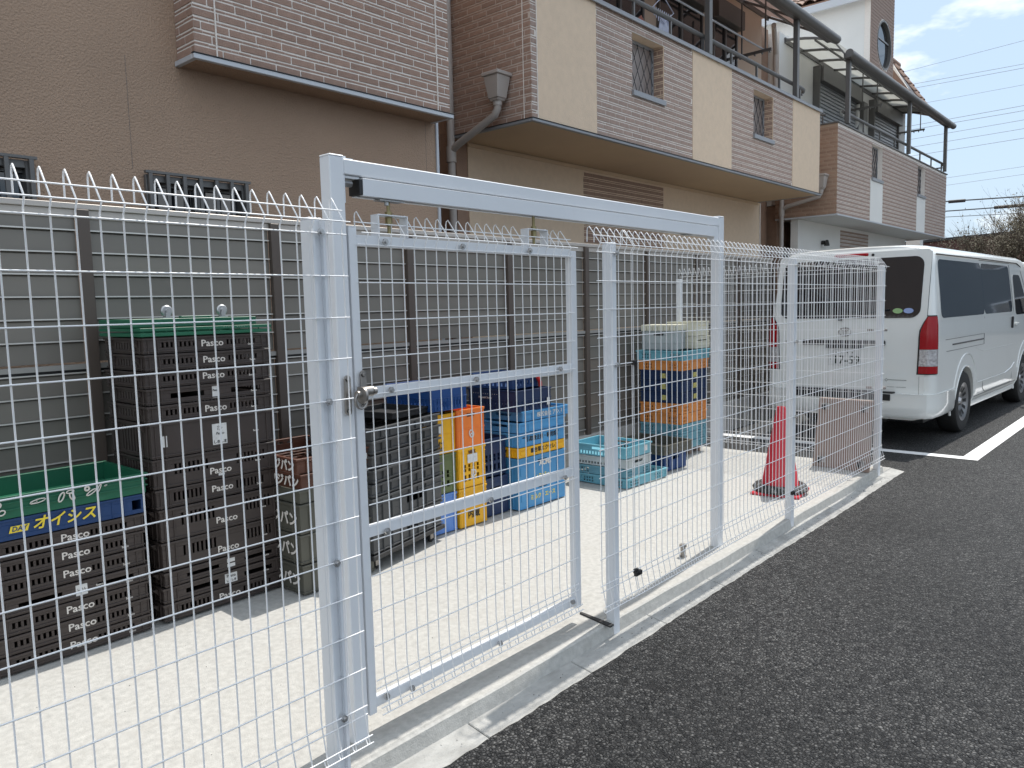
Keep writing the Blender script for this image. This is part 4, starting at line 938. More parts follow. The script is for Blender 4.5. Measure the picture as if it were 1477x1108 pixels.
# --- house 2: balcony with beige and brick strips
h2 = thing('house', 'beige house with striped brick balcony and overhanging soffit in the middle', 'house', (9.8, 4.12, 0.0), group='row of houses behind the yard')
ZB, ZT = 3.29, 4.66
W2 = [(7.68, 8.37, 3.89, 4.52), (10.92, 11.61, 3.89, 4.52)]
b = MB()
for (a, c, za, zb) in wall_cells(5.885, 13.60, ZB, ZT, W2): b.box(a, c, 3.012, 3.20, za, zb)
part('balcony_wall', b, M['mortar'], h2)
for (a, c) in ((5.97, 6.965), (9.09, 10.20), (12.39, 13.57)):
    b = MB(); b.box(a, c, 3.0025, 3.0115, ZB+0.002, ZT-0.002); part('beige_panel', b, M['beige'], h2, bevel=0.001)
def sh(hs, ox): return [(a-ox-0.0, c-ox, za, zb) for a, c, za, zb in hs]
bricks(h2, 6.972, 3.012, 0, 2.11, ZB, ZT, 'brick2', True, sh(W2, 6.972), seed=5)
bricks(h2, 10.207, 3.012, 0, 2.175, ZB, ZT, 'brick2', False, sh(W2, 10.207), seed=6)
bricks(h2, 5.885, 3.012, 0, 0.078, ZB, ZT, 'brick2', True, seed=7)
bricks(h2, 13.575, 3.012, 0, 0.025, ZB, ZT, 'brick2', False, seed=8)
for (a, c) in ((5.885, 6.0), (13.48, 13.60)):
    b = MB(); b.box(a, c, 3.201, 4.119, ZB, ZT); part('balcony_side_wall', b, M['mortar2'], h2)
bricks(h2, 5.885, 4.119, R(-90), 1.107, ZB, ZT, 'brick', True, seed=9)
b = MB(); b.box(5.8835, 5.8849, 3.0125, 3.2005, ZB, ZT); part('side_backing', b, M['mortar2'], h2)
b = MB(); b.box(5.873, 5.877, 3.10, 3.108, ZB, ZT); b.box(5.964, 5.970, 3.000, 3.011, ZB, ZT); part('sealant_joint', b, M['mortar'], h2)
for i, (a, c, za, zb) in enumerate(W2):
    lattice_window(h2, a, c, za, zb, 3.012)
    b = MB(); b.box(a, c, 3.012, 3.169, zb-0.001, zb+0.006); b.box(c-0.001, c+0.006, 3.005, 3.169, za, zb); part('reveal_lining', b, M['beige'], h2)
    bricks(h2, c+0.0005, 3.169, R(-90), 0.155, za, zb, 'brick', False, seed=20+i)
b = MB(); b.box(5.862, 13.625, 2.985, 3.03, 3.255, 3.284); b.box(5.862, 5.90, 3.031, 4.10, 3.255, 3.284); b.box(13.59, 13.625, 3.031, 4.10, 3.255, 3.284); part('drip_trim', b, M['trim'], h2, bevel=0.004)
b = MB(); b.box(5.856, 13.63, 2.978, 3.02, 3.2845, 3.289); b.box(5.856, 5.89, 3.021, 4.10, 3.2845, 3.289); part('drip_gap', b, M['black'], h2)
b = MB(); b.box(5.901, 13.589, 3.031, 4.119, 3.262, 3.272); part('soffit', b, M['soffit'], h2)
b = MB(); b.box(5.87, 13.615, 2.975, 3.215, ZT+0.002, ZT+0.022); b.box(5.87, 13.615, 2.970, 2.990, ZT-0.028, ZT+0.002); b.box(5.87, 6.02, 3.216, 4.119, ZT+0.002, ZT+0.022); part('parapet_cap', b, M['trim'], h2, bevel=0.003)
b = MB(); b.box(6.12, 13.70, 4.12, 4.30, 0, 3.261); b.box(6.0, 13.47, 3.21, 4.12, 3.45, 3.50); part('wall', b, M['beige'], h2)
b = MB(); b.box(5.95, 6.119, 4.13, 10, 0, 7.2); b.box(6.12, 13.72, 4.31, 10, 0, 3.3); part('side_wall', b, M['brick3'], h2)
bricks(h2, 8.25, 4.12, 0, 2.02, 1.9, 3.20, 'brick', False, seed=12)
b = MB(); b.box(13.76, 14.56, 4.34, 4.5, 0, 6.55); part('gap_panel', b, M['brick3'], h2)
b = MB(); b.cyl((14.62, 4.22, 3.3), (14.62, 4.22, 6.1), 0.045, n=12); b.tube([(14.62, 4.22, 6.1), (14.4, 4.15, 6.35), (14.0, 4.0, 6.42)], 0.045, 12); part('gap_pipe', b, M['pipe'], h2, smooth=True)
b = MB(); b.box(5.95, 13.75, 4.12, 9.5, 3.501, 7.2); part('upper_wall', b, M['beige2'], h2)
b = MB(); b.box(6.12, 13.71, 4.105, 4.1195, 3.215, 3.250); part('soffit_moulding', b, M['soffit'], h2)
b = MB(); b.box(13.70, 13.725, 4.10, 4.16, 0, 3.25); part('corner_trim', b, M['mortar'], h2)
def sliding_door(parent, x0, x1, z0, z1, y, box=True):
    b = MB(); f = 0.04
    for (a, c, za, zb) in ((x0, x0+f, z0, z1), (x1-f, x1, z0, z1), (x0+f, x1-f, z1-f, z1), ((x0+x1)/2-0.025, (x0+x1)/2+0.025, z0, z1-f)): b.box(a, c, y-0.05, y-0.001, za, zb)
    d = part('sliding_door', b, M['tframe'], parent, bevel=0.002)
    b = MB(); b.box(x0+f, (x0+x1)/2-0.025, y-0.02, y-0.012, z0, z1-f); b.box((x0+x1)/2+0.025, x1-f, y-0.03, y-0.022, z0, z1-f); part('pane', b, M['glass'], d)
    if box:
        b = MB(); b.box(x0-0.04, x1+0.04, y-0.16, y-0.002, z1+0.002, z1+0.30); part('shutter_box', b, M['tframe'], d, bevel=0.006)
sliding_door(h2, 6.3, 8.0, 3.95, 6.0, 4.12); sliding_door(h2, 8.5, 9.7, 3.95, 6.0, 4.12); sliding_door(h2, 10.10, 11.45, 3.95, 6.0, 4.12); sliding_door(h2, 11.80, 12.68, 3.95, 6.0, 4.12)
def handrail(parent, x0, x1, y, zc, z, n, mt='tframe', endx=True):
    b = MB(); b.tube([(x0, y, z), (x1-0.12, y, z), (x1-0.03, y, z-0.01), (x1+0.02, y+0.03, z-0.03)] if endx else [(x0, y, z), (x1, y, z)], 0.030, 10); part('handrail', b, M[mt], parent, smooth=True)
    for i in range(n+1):
        x = x0+0.15+(x1-x0-0.35)*i/n; b = MB(); b.box(x-0.014, x+0.014, y-0.014, y+0.014, zc, z-0.02); part('baluster', b, M[mt], parent)
    b = MB(); b.box(x1-0.1, x1-0.06, y, y+0.5, zc+0.14, zc+0.17); part('end_bar', b, M[mt], parent)
handrail(h2, 6.0, 13.05, 3.08, ZT+0.022, 4.925, 8)
def terrace_roof(parent, x0, x1, posts, zf, zb, yf, yb, panel, n, arc=0.10, zc=4.68):
    for x in posts:
        b = MB(); b.box(x-0.042, x+0.042, yf+0.05, yf+0.125, zc, zf-0.05); part('roof_post', b, M['tframe'], parent, bevel=0.004)
    b = MB(); b.tube([(x0, yf, zf), (x1, yf, zf)], 0.072, 14); b.box(x0+0.1, x1-0.1, yf+0.05, yf+0.13, zf-0.05, zf+0.03); part('gutter_beam', b, M['tframe'], parent, smooth=True)
    K = 6
    def P(t): return (yf+0.10+(yb-yf-0.12)*t, zf+0.03+(zb-zf-0.03)*t+arc*math.sin(math.pi*t**0.6)*1.6)
    for i in range(n+1):
        x = x0+0.12+(x1-x0-0.24)*i/n; b = MB()
        for k in range(K):
            (ya, za), (yb_, zb_) = P(k/K), P((k+1)/K)
            b.hexa([(x-0.02, ya, za-0.045), (x+0.02, ya, za-0.045), (x+0.02, yb_, zb_-0.045), (x-0.02, yb_, zb_-0.045)], [(x-0.02, ya, za-0.004), (x+0.02, ya, za-0.004), (x+0.02, yb_, zb_-0.004), (x-0.02, yb_, zb_-0.004)])
        part('rafter', b, M['tframe'], parent)
    for i in range(n):
        xa = x0+0.12+(x1-x0-0.24)*i/n+0.022; xb = x0+0.12+(x1-x0-0.24)*(i+1)/n-0.022; b = MB()
        for k in range(K):
            (ya, za), (yb_, zb_) = P(k/K), P((k+1)/K)
            b.hexa([(xa, ya, za), (xb, ya, za), (xb, yb_, zb_), (xa, yb_, zb_)], [(xa, ya, za+0.004), (xb, ya, za+0.004), (xb, yb_, zb_+0.004), (xa, yb_, zb_+0.004)])
        part('roof_panel', b, panel, parent)
    b = MB(); (ym, zm) = P(0.5); b.box(x0+0.12, x1-0.12, ym-0.015, ym+0.015, zm-0.075, zm-0.046); b.box(x0+0.1, x1-0.1, yb-0.03, yb-0.002, zb-0.08, zb+0.02); part('purlin', b, M['tframe'], parent)
M['polyc'] = mat('translucent_white_panel', (0.80, 0.83, 0.80), 0.3); 
def translucent(name, col):
    m = bpy.data.materials.new(name); m.use_nodes = True; n = m.node_tree.nodes; l = m.node_tree.links
    n.remove(n['Principled BSDF']); o = n['Material Output']; a = n.new('ShaderNodeBsdfTranslucent'); d = n.new('ShaderNodeBsdfDiffuse'); mxx = n.new('ShaderNodeMixShader')
    a.inputs['Color'].default_value = (*col, 1); d.inputs['Color'].default_value = (*col, 1); mxx.inputs[0].default_value = 0.35
    l.new(a.outputs[0], mxx.inputs[1]); l.new(d.outputs[0], mxx.inputs[2]); l.new(mxx.outputs[0], o.inputs[0]); return m
M['polyc'] = translucent('translucent_white_panel', (0.70, 0.70, 0.67)); M['polyp'] = translucent('translucent_brown_panel', (0.50, 0.42, 0.39))
terrace_roof(h2, 5.9, 14.1, (6.4, 9.52, 12.50), 5.93, 6.60, 2.92, 4.12, M['polyp'], 8, arc=0.02)
# laundry poles and brackets under the canopy
def pole_arm(parent, x, y0, y1, z, zt):
    b = MB(); b.box(x-0.018, x+0.018, y0, y1, z-0.02, z+0.02)
    for y in (y0+0.1, y1-0.25): b.box(x-0.010, x+0.010, y-0.010, y+0.010, z, zt)
    for k in range(6): b.box(x-0.02, x+0.02, y0+0.02+k*(y1-y0)/6, y0+0.035+k*(y1-y0)/6, z-0.05, z-0.02)
    part('laundry_arm', b, M['tframe'], parent)
pole_arm(h2, 12.35, 3.35, 4.10, 5.48, 6.3); pole_arm(h2, 8.2, 3.35, 4.10, 5.48, 6.3)
b = MB(); b.cyl((8.0, 3.50, 5.515), (12.5, 3.50, 5.515), 0.014, n=8); tag(link('laundry_pole', b.mesh('laundry_pole', M['trimw'], smooth=True)), 'pale laundry pole resting across arms above the striped balcony', 'laundry pole')
def cloth(name, x, y, z0, z1, w, m, lab):
    b = MB(); nx, nz = 14, 8; rnd = random.Random(len(lab)); ph = rnd.uniform(0, 6); vs = []
    for s in (0, 1):
        for j in range(nz+1):
            for i in range(nx+1):
                t = j/nz; ww = w*(0.45+0.55*t); u = (i/nx-0.5)*ww
                vs.append((x+u, y+0.03*math.sin(i*1.3+ph)*t+s*0.004, z1-(z1-z0)*t-0.12*abs(i/nx-0.5)*(1-t)))
    k = (nx+1)*(nz+1); fs = []
    for j in range(nz):
        for i in range(nx):
            a = j*(nx+1)+i; fs.append((a, a+1, a+nx+2, a+nx+1)); fs.append((k+a, k+a+nx+1, k+a+nx+2, k+a+1))
    b.add(vs, fs)
    tag(link(name, b.mesh(name, m, smooth=True, fixn=False)), lab, 'laundry')
cloth('laundry', 8.92, 3.30, 4.45, 5.10, 0.52, M['cloth1'], 'pale blue-white laundry hanging from a round hanger on the balcony')
cloth('laundry', 8.42, 3.34, 4.50, 4.98, 0.36, M['cloth2'], 'rust-coloured laundry hanging on the balcony left of the pale one')
b = MB(); b.tube([(8.58, 3.28, 5.10), (8.84, 3.28, 5.30), (9.10, 3.28, 5.16), (8.86, 3.28, 4.98)], 0.008, 6, closed=True)
for k in range(9): b.cyl((8.62+0.05*k, 3.28, 5.12), (8.64+0.05*k, 3.29, 5.02-0.02*(k % 3)), 0.008, n=5)
b.cyl((8.84, 3.28, 5.30), (8.84, 3.50, 5.51), 0.005, n=5)
tag(link('clothes_hanger', b.mesh('clothes_hanger', M['cloth1'])), 'white folding peg hanger above the pale laundry on the balcony', 'hanger')

def rain_pipe(parent, hx, hy, hz, px_, py_, pz_, ztop):
    b = MB(); 
    def sq(s, z, ox=0): return [(hx-s+ox, hy-s, z), (hx+s, hy-s, z), (hx+s, hy+s, z), (hx-s+ox, hy+s, z)]
    b.hexa(sq(0.065, hz-0.11), sq(0.095, hz+0.10)); b.hexa(sq(0.110, hz+0.10), sq(0.110, hz+0.135)); b.hexa(sq(0.050, hz-0.135), sq(0.060, hz-0.11))
    part('rain_hopper', b, M['pipe'], parent, bevel=0.006)
    b = MB(); b.tube([(hx, hy, hz-0.13), (hx, hy, hz-0.20), (hx, hy+0.04, hz-0.26), (px_, py_-0.10, pz_+0.05), (px_, py_, pz_)], 0.038, 14); b.cyl((hx, hy, hz-0.175), (hx, hy, hz-0.135), 0.045, n=14); part('branch_pipe', b, M['pipe'], parent, smooth=True)
    b = MB(); b.cyl((px_, py_+0.01, 0), (px_, py_+0.01, ztop), 0.040, n=14); b.cyl((px_, py_+0.01, pz_-0.12), (px_, py_+0.01, pz_+0.04), 0.052, n=14)
    part('downpipe', b, M['pipe'], parent, smooth=True)
rain_pipe(h2, 5.775, 3.36, 3.62, 5.80, 4.04, 3.12, 6.4)
b = MB(); b.box(4.86, 5.94, 6.5, 6.6, 0, 7.0); 
tag(link('alley_wall', b.mesh('alley_wall', M['brick3'])), 'dark brown wall deep in the gap between the first two houses', 'wall')

# --- house 3
h3 = thing('house', 'pale house with white-striped brick balcony and round tower window at the right', 'house', (18.5, 4.15, 0.0), group='row of houses behind the yard')
ZB3, ZT3 = 3.025, 4.62
W3 = [(16.50, 17.20, 3.88, 4.54), (19.97, 20.65, 3.88, 4.54)]
b = MB()
for (a, c, za, zb) in wall_cells(14.50, 22.78, ZB3, ZT3, W3): b.box(a, c, 3.012, 3.20, za, zb)
part('balcony_wall', b, M['mortar'], h3)
for (a, c) in ((14.50, 14.62), (22.66, 22.78)):
    b = MB(); b.box(a, c, 3.201, 4.149, ZB3, ZT3); part('balcony_side_wall', b, M['mortar3'], h3)
b = MB(); b.box(14.4985, 14.4999, 3.0125, 3.2005, ZB3, ZT3); part('side_backing', b, M['mortar3'], h3)
hol = [(16.36-14.52, 17.20-14.52, ZB3, 3.85)]
for (a, c) in ((16.42, 17.24), (19.92, 20.69)):
    b = MB(); b.box(a, c, 3.003, 3.0115, ZB3+0.002, 3.815); part('white_panel', b, M['hwhite'], h3)
hs3 = sh(W3, 14.50)+[(16.42-14.5, 17.24-14.5, ZB3, 3.85), (19.92-14.5, 20.69-14.5, ZB3, 3.85)]
bricks(h3, 14.50, 3.012, 0, 8.28, ZB3, ZT3, 'brick2', False, hs3, L=0.9, seed=13)
bricks(h3, 14.50, 4.149, R(-90), 1.137, ZB3, ZT3, 'brick3', True, seed=14)
for (a, c, za, zb) in W3: lattice_window(h3, a, c, za, zb, 3.012, 0.12)
b = MB(); b.box(14.48, 22.80, 2.985, 3.03, 2.99, 3.020); b.box(14.48, 14.52, 3.031, 4.14, 2.99, 3.020); part('drip_trim', b, M['trimw'], h3, bevel=0.004)
b = MB(); b.box(14.521, 22.78, 3.031, 4.149, 2.998, 3.008); part('soffit', b, M['soffit2'], h3)
b = MB(); b.box(14.47, 22.80, 2.98, 3.215, ZT3+0.002, ZT3+0.024); b.box(14.47, 14.64, 3.216, 4.149, ZT3+0.002, ZT3+0.024); part('parapet_cap', b, M['tframe'], h3, bevel=0.003)
b = MB(); b.box(14.64, 22.0, 3.76, 3.90, 0, 2.997); b.box(14.64, 22.6, 3.21, 4.14, 3.30, 3.34); part('wall', b, M['hwhite'], h3)
b = MB(); b.box(14.62, 23.25, 4.15, 10, 3.30, 6.5); part('upper_wall', b, M['hwhite'], h3)
b = MB(); b.box(14.62, 23.2, 4.16, 10, 0, 3.29); part('side_wall', b, M['brick3'], h3)
b = MB(); b.box(14.02, 14.60, 4.8, 4.9, 0, 7.0); part('gap_wall', b, M['tframe'], h3)
bricks(h3, 17.0, 3.76, 0, 1.9, 1.8, 2.95, 'brick2', False, L=0.9, seed=15)
for x in (15.9, 19.7):
    b = MB(); b.cyl((x, 3.70, 2.62), (x, 3.759, 2.62), 0.04, n=12); b.lathe((x, 3.655, 2.60), [(0, 0.07), (0.03, 0.06), (0.055, -0.04), (0.05, -0.05), (0, -0.045)], 14); part('wall_lamp', b, M['dark'], h3, smooth=True)
def shutter(parent, x0, x1, z0, z1, y):
    b = MB(); b.box(x0-0.06, x0, y-0.14, y-0.002, z0, z1+0.30); b.box(x1, x1+0.06, y-0.12, y-0.002, z0, z1); b.box(x0, x1+0.06, y-0.20, y-0.002, z1, z1+0.30)
    s = part('roller_shutter', b, M['tframe'], parent, bevel=0.006)
    z = z0
    i = 0
    while z < z1-0.01:
        b = MB(); b.prism([(y-0.045, z+0.004), (y-0.075, z+0.016), (y-0.075, z+0.062), (y-0.045, z+0.070)], x0+0.002, x1-0.002, 'x'); part('shutter_slat', b, M['shutter'], s); z += 0.074; i += 1
shutter(h3, 16.42, 18.9, 4.2, 5.93, 4.15); shutter(h3, 20.1, 22.2, 4.2, 5.93, 4.15)
handrail(h3, 14.95, 22.72, 3.08, ZT3+0.024, 4.90, 7)
b = MB(); b.tube([(14.55, 3.25, 4.80), (14.55, 3.7, 4.92), (14.55, 4.1, 4.90)], 0.02, 8); 
for y in (3.3, 3.7, 4.05): b.box(14.54, 14.56, y-0.01, y+0.01, 4.64, 4.88)
part('side_handrail', b, M['tframe'], h3)
terrace_roof(h3, 14.75, 22.95, (15.0, 19.12, 22.55), 5.86, 6.42, 2.92, 4.15, M['polyc'], 9, arc=0.12)
pole_arm(h3, 18.1, 3.3, 3.95, 5.62, 6.35); pole_arm(h3, 21.7, 3.3, 3.95, 5.66, 6.35)
b = MB(); b.box(19.30, 19.60, 4.03, 4.149, 5.60, 6.05); part('vent_hood', b, M['tframe'], h3, bevel=0.01)
b = MB(); b.cyl((17.9, 4.03, 5.55), (17.9, 4.149, 5.55), 0.07, n=14); b.tube([(18.9, 4.05, 5.9), (18.9, 4.05, 5.5), (18.9, 4.1, 5.4)], 0.05, 10); part('wall_fitting', b, M['hwhite'], h3)
rain_pipe(h3, 14.40, 3.26, 3.60, 14.42, 3.98, 3.18, 4.4)
# tower block with the round window
b = MB()
zr_f, zr_b = 9.6, 9.2
b.prism([(4.152, 6.501), (9.5, 6.501), (9.5, 8.44), (4.152, 8.44)], 19.60, 21.50, 'x'); part('tower_wall', b, M['hwhite'], h3)
b = MB(); ring = []
cx_, cz_, rr_ = 20.72, 7.62, 0.56; n = 32
outer = [(19.60, 6.502), (21.5, 6.502), (21.5, 9.55), (19.60, 9.55)]
def sqp(a):
    dx, dz = math.cos(a), math.sin(a); ts = []
    if dx > 1e-6: ts.append((21.5-cx_)/dx)
    if dx < -1e-6: ts.append((19.60-cx_)/dx)
    if dz > 1e-6: ts.append((9.55-cz_)/dz)
    if dz < -1e-6: ts.append((6.502-cz_)/dz)
    t = min(ts); return (cx_+dx*t, cz_+dz*t)
angs = sorted([2*math.pi*i/n for i in range(n)]+[math.atan2(z-cz_, x-cx_) % (2*math.pi) for x, z in outer]); k = len(angs)
vs = []; 
for y in (4.02, 4.15):
    for a in angs: vs.append((cx_+rr_*math.cos(a), y, cz_+rr_*math.sin(a)))
    for a in angs: p = sqp(a); vs.append((p[0], y, p[1]))
fs = []
for i in range(k):
    j = (i+1) % k
    fs += [(i, j, k+j, k+i), (2*k+i, 3*k+i, 3*k+j, 2*k+j), (i, 2*k+i, 2*k+j, j), (k+i, k+j, 3*k+j, 3*k+i)]
b.add(vs, fs); part('tower_front', b, M['mortar'], h3)
bc = MB(); z = 6.51; rnd = random.Random(4)
while z < 9.5:
    for za, hh, dd in ((z, 0.046, 0.009), (z+0.053, 0.0175, 0.005)):
        dz = min(abs(za-cz_), abs(za+hh-cz_)) if not (za < cz_ < za+hh) else 0
        if dz < rr_+0.02:
            hw = math.sqrt(max((rr_+0.03)**2-dz**2, 0)); segs = [(19.61, cx_-hw), (cx_+hw, 21.49)]
        else: segs = [(19.61, 21.49)]
        for a, c in segs:
            x = a
            while x < c:
                e = min(x+rnd.uniform(0.5, 0.9), c); bc.box(x, e-0.006, 4.02-dd, 4.0205, za, za+hh); x = e
    z += BP
part('brick_courses', bc, M['brick2'], h3, kind='stuff')
b = MB(); b.lathe((cx_, 4.02, cz_), [(rr_+0.015, -0.012), (rr_-0.025, -0.012), (rr_-0.025, 0.10), (rr_, 0.10)], 36, 'y'); rw = part('round_window', b, M['tframe'], h3, smooth=True)
b = MB(); b.cyl((cx_, 4.08, cz_), (cx_, 4.09, cz_), rr_-0.05, n=36); part('pane', b, M['glass'], rw)
b = MB(); b.box(cx_-rr_+0.05, cx_+rr_-0.05, 4.06, 4.078, cz_+0.12, cz_+0.15); part('mullion', b, M['trim'], rw)
# roofs: rake board, tiles laid in rows
def tile_roof(parent, x0, x1, ya, za, yb, zb, ov=0.25, tw=0.27, tl=0.30):
    d = Vector((0, yb-ya, zb-za)); ln = d.length; d.normalize(); nn = Vector((0, -d.z, d.y)); nn = nn if nn.z > 0 else -nn
    b = MB(); b.hexa([(x0, ya, za-0.10), (x1, ya, za-0.10), (x1, yb, zb-0.10), (x0, yb, zb-0.10)], [(x0, ya, za), (x1, ya, za), (x1, yb, zb), (x0, yb, zb)]); part('roof', b, M['trimw'], parent)
    me = MB(); K = 6
    prof_ = [(tw*i/K, 0.045*math.sin(math.pi*i/K)**0.8 if 0 < i < K else 0.0) for i in range(K+1)]
    vs = []; 
    for (t, lift) in ((0, 0.030), (tl+0.03, 0.004)):
        for (u, h) in prof_: vs.append((u, t, h+lift))
        for (u, h) in prof_: vs.append((u, t, h+lift-0.014))
    m_ = K+1; fs = []
    for i in range(K): fs += [(i, i+1, 2*m_+i+1, 2*m_+i), (m_+i, 3*m_+i, 3*m_+i+1, m_+i+1), (i, m_+i, m_+i+1, i+1)]
    me.add(vs, fs); mesh = me.mesh('roof_tile', M['tile'], smooth=True, angle=60)
    ang = math.atan2(d.z, d.y) 
    px, py, pz = parent.location; y = 0
    nrow = int(ln/tl); 
    for r_ in range(nrow):
        p = Vector((0, ya, za)) + d*(r_*tl) 
        x = x0
        while x < x1-tw*0.6:
            o = link('roof_tile', mesh, parent, (x-px, p.y-py, p.z-pz), (ang, 0, 0)); x += tw
# roof rising from the eave on the left side of the tower, with a pale fascia and barrel tile ends
b = MB(); b.box(19.34, 19.40, 3.95, 9.6, 8.36, 8.52); b.box(19.401, 19.599, 3.95, 9.6, 8.44, 8.50); part('fascia', b, M['trimw'], h3)
b = MB(); b.hexa([(19.34, 3.95, 8.525), (21.7, 3.95, 9.70), (21.7, 9.6, 9.70), (19.34, 9.6, 8.525)], [(19.34, 3.95, 8.56), (21.7, 3.95, 9.735), (21.7, 9.6, 9.735), (19.34, 9.6, 8.56)]); part('roof', b, M['tile'], h3)
me = MB(); K = 6; tw = 0.30; tl = 0.34; vs = []
prof_ = [(tw*i/K, 0.075*math.sin(math.pi*i/K)**0.8 if 0 < i < K else 0.0) for i in range(K+1)]
for (t, lift) in ((0, 0.035), (tl+0.03, 0.004)):
    for (u, hh) in prof_: vs.append((u, t, hh+lift))
    for (u, hh) in prof_: vs.append((u, t, hh+lift-0.016))
m_ = K+1; fs = []
for i in range(K): fs += [(i, i+1, 2*m_+i+1, 2*m_+i), (m_+i, 3*m_+i, 3*m_+i+1, m_+i+1), (i, m_+i, m_+i+1, i+1)]
me.add(vs, fs); tm = me.mesh('roof_tile', M['tile'], smooth=True, angle=60)
sx_ = Vector((2.36, 0, 1.175)).normalized(); sz_ = Vector((-sx_.z, 0, sx_.x)); mr_ = Matrix((Vector((0, -1, 0)), sx_, sz_)).transposed()
for r_ in range(3):
    y = 4.0
    while y < 9.4:
        o = link('roof_tile', tm, h3, (0, 0, 0)); p_ = Vector((19.32, y+tw, 8.565))+sx_*(r_*tl)-Vector(h3.location); o.matrix_local = Matrix.Translation(p_) @ mr_.to_4x4(); y += tw
# small lower roof end right of the tower
b = MB(); b.prism([(3.6, 6.45), (4.2, 7.55), (4.9, 7.45), (7.5, 6.45)], 22.001, 22.30, 'x'); part('gable_end', b, M['mortar'], h3)
tile_roof(h3, 22.15, 22.65, 3.45, 6.35, 4.25, 7.60, tl=0.24)
b = MB(); b.hexa([(22.0, 3.5, 6.30), (23.6, 3.5, 6.30), (23.2, 4.2, 6.5), (22.0, 4.2, 6.5)], [(22.0, 3.5, 6.36), (23.6, 3.5, 6.36), (22.6, 4.25, 7.5), (22.0, 4.25, 7.5)]); part('lower_roof', b, M['tile'], h3)
b = MB(); b.cyl((22.0, 4.25, 7.62), (22.75, 4.25, 7.62), 0.09, n=10); part('ridge_tile', b, M['tile'], h3)

# --- lower building, pillar, trees in the distance
t = thing('building', 'low red-brown clad building far behind the van', 'building', (42, 4, 0))
b = MB(); b.hexa([(40, -2, 0), (60, -2, 0), (60, 14, 0), (40, 14, 0)], [(40, -2, 4.41), (60, -2, 4.41), (60, 14, 3.85), (40, 14, 3.85)]); part('wall', b, M['bldred'], t)
b = MB(); y = -2
while y < 14:
    zt = 3.85+(14-y)/44*1.55; b.box(39.96, 39.999, y, y+0.06, 0, zt-0.05); y += 0.35
part('cladding_ribs', b, M['bldred'], t, kind='stuff')
b = MB(); b.hexa([(39.9, -2, 4.35), (40.1, -2, 4.35), (40.1, 14, 3.79), (39.9, 14, 3.79)], [(39.9, -2, 4.47), (40.1, -2, 4.47), (40.1, 14, 3.91), (39.9, 14, 3.91)]); part('roof_edge', b, M['dark'], t)
M['bldgrey'] = mat('grey_render', (0.13, 0.14, 0.15), 0.8, var=0.1, vscale=0.5)
t = thing('building', 'unseen grey two-storey building added beyond the right edge for the van windows to mirror', 'building', (46, -20, 0))  # out of view, added so the van's side glass has something dark to reflect
b = MB(); b.box(41, 55, -45, -3, 0, 7.2); b.prism([(-45.5, 7.2), (-2.5, 7.2), (-10, 9.4), (-38, 9.4)], 40.6, 55.4, 'x'); part('wall', b, M['bldgrey'], t)
for k in range(9):
    for z0_ in (1.2, 4.4):
        b = MB(); b.box(40.93, 40.999, -41+k*4.2, -39.2+k*4.2, z0_, z0_+1.3); wq = part('window', b, M['trimw'], t); b = MB(); b.box(40.90, 40.929, -40.9+k*4.2, -39.3+k*4.2, z0_+0.08, z0_+1.22); part('pane', b, M['glass'], wq)
t = thing('fence', 'pale upright railing in front of the red-brown building', 'fence', (38.5, 5, 0))
for i in range(48):
    b = MB(); b.box(38.5, 38.53, -2+i*0.22, -1.95+i*0.22, 0, 3.3); part('railing_bar', b, M['brick'], t)
b = MB(); b.box(38.49, 38.54, -2, 8.6, 3.3, 3.36); part('top_rail', b, M['brick'], t)
b = MB(); b.box(26.0, 26.35, 4.35, 4.75, 0, 3.28); b.box(25.97, 26.38, 4.32, 4.78, 3.28, 3.34)
tag(link('pillar', b.mesh('pillar', M['hwhite'], bevel=0.01)), 'small white square pillar visible above the van roof', 'pillar')

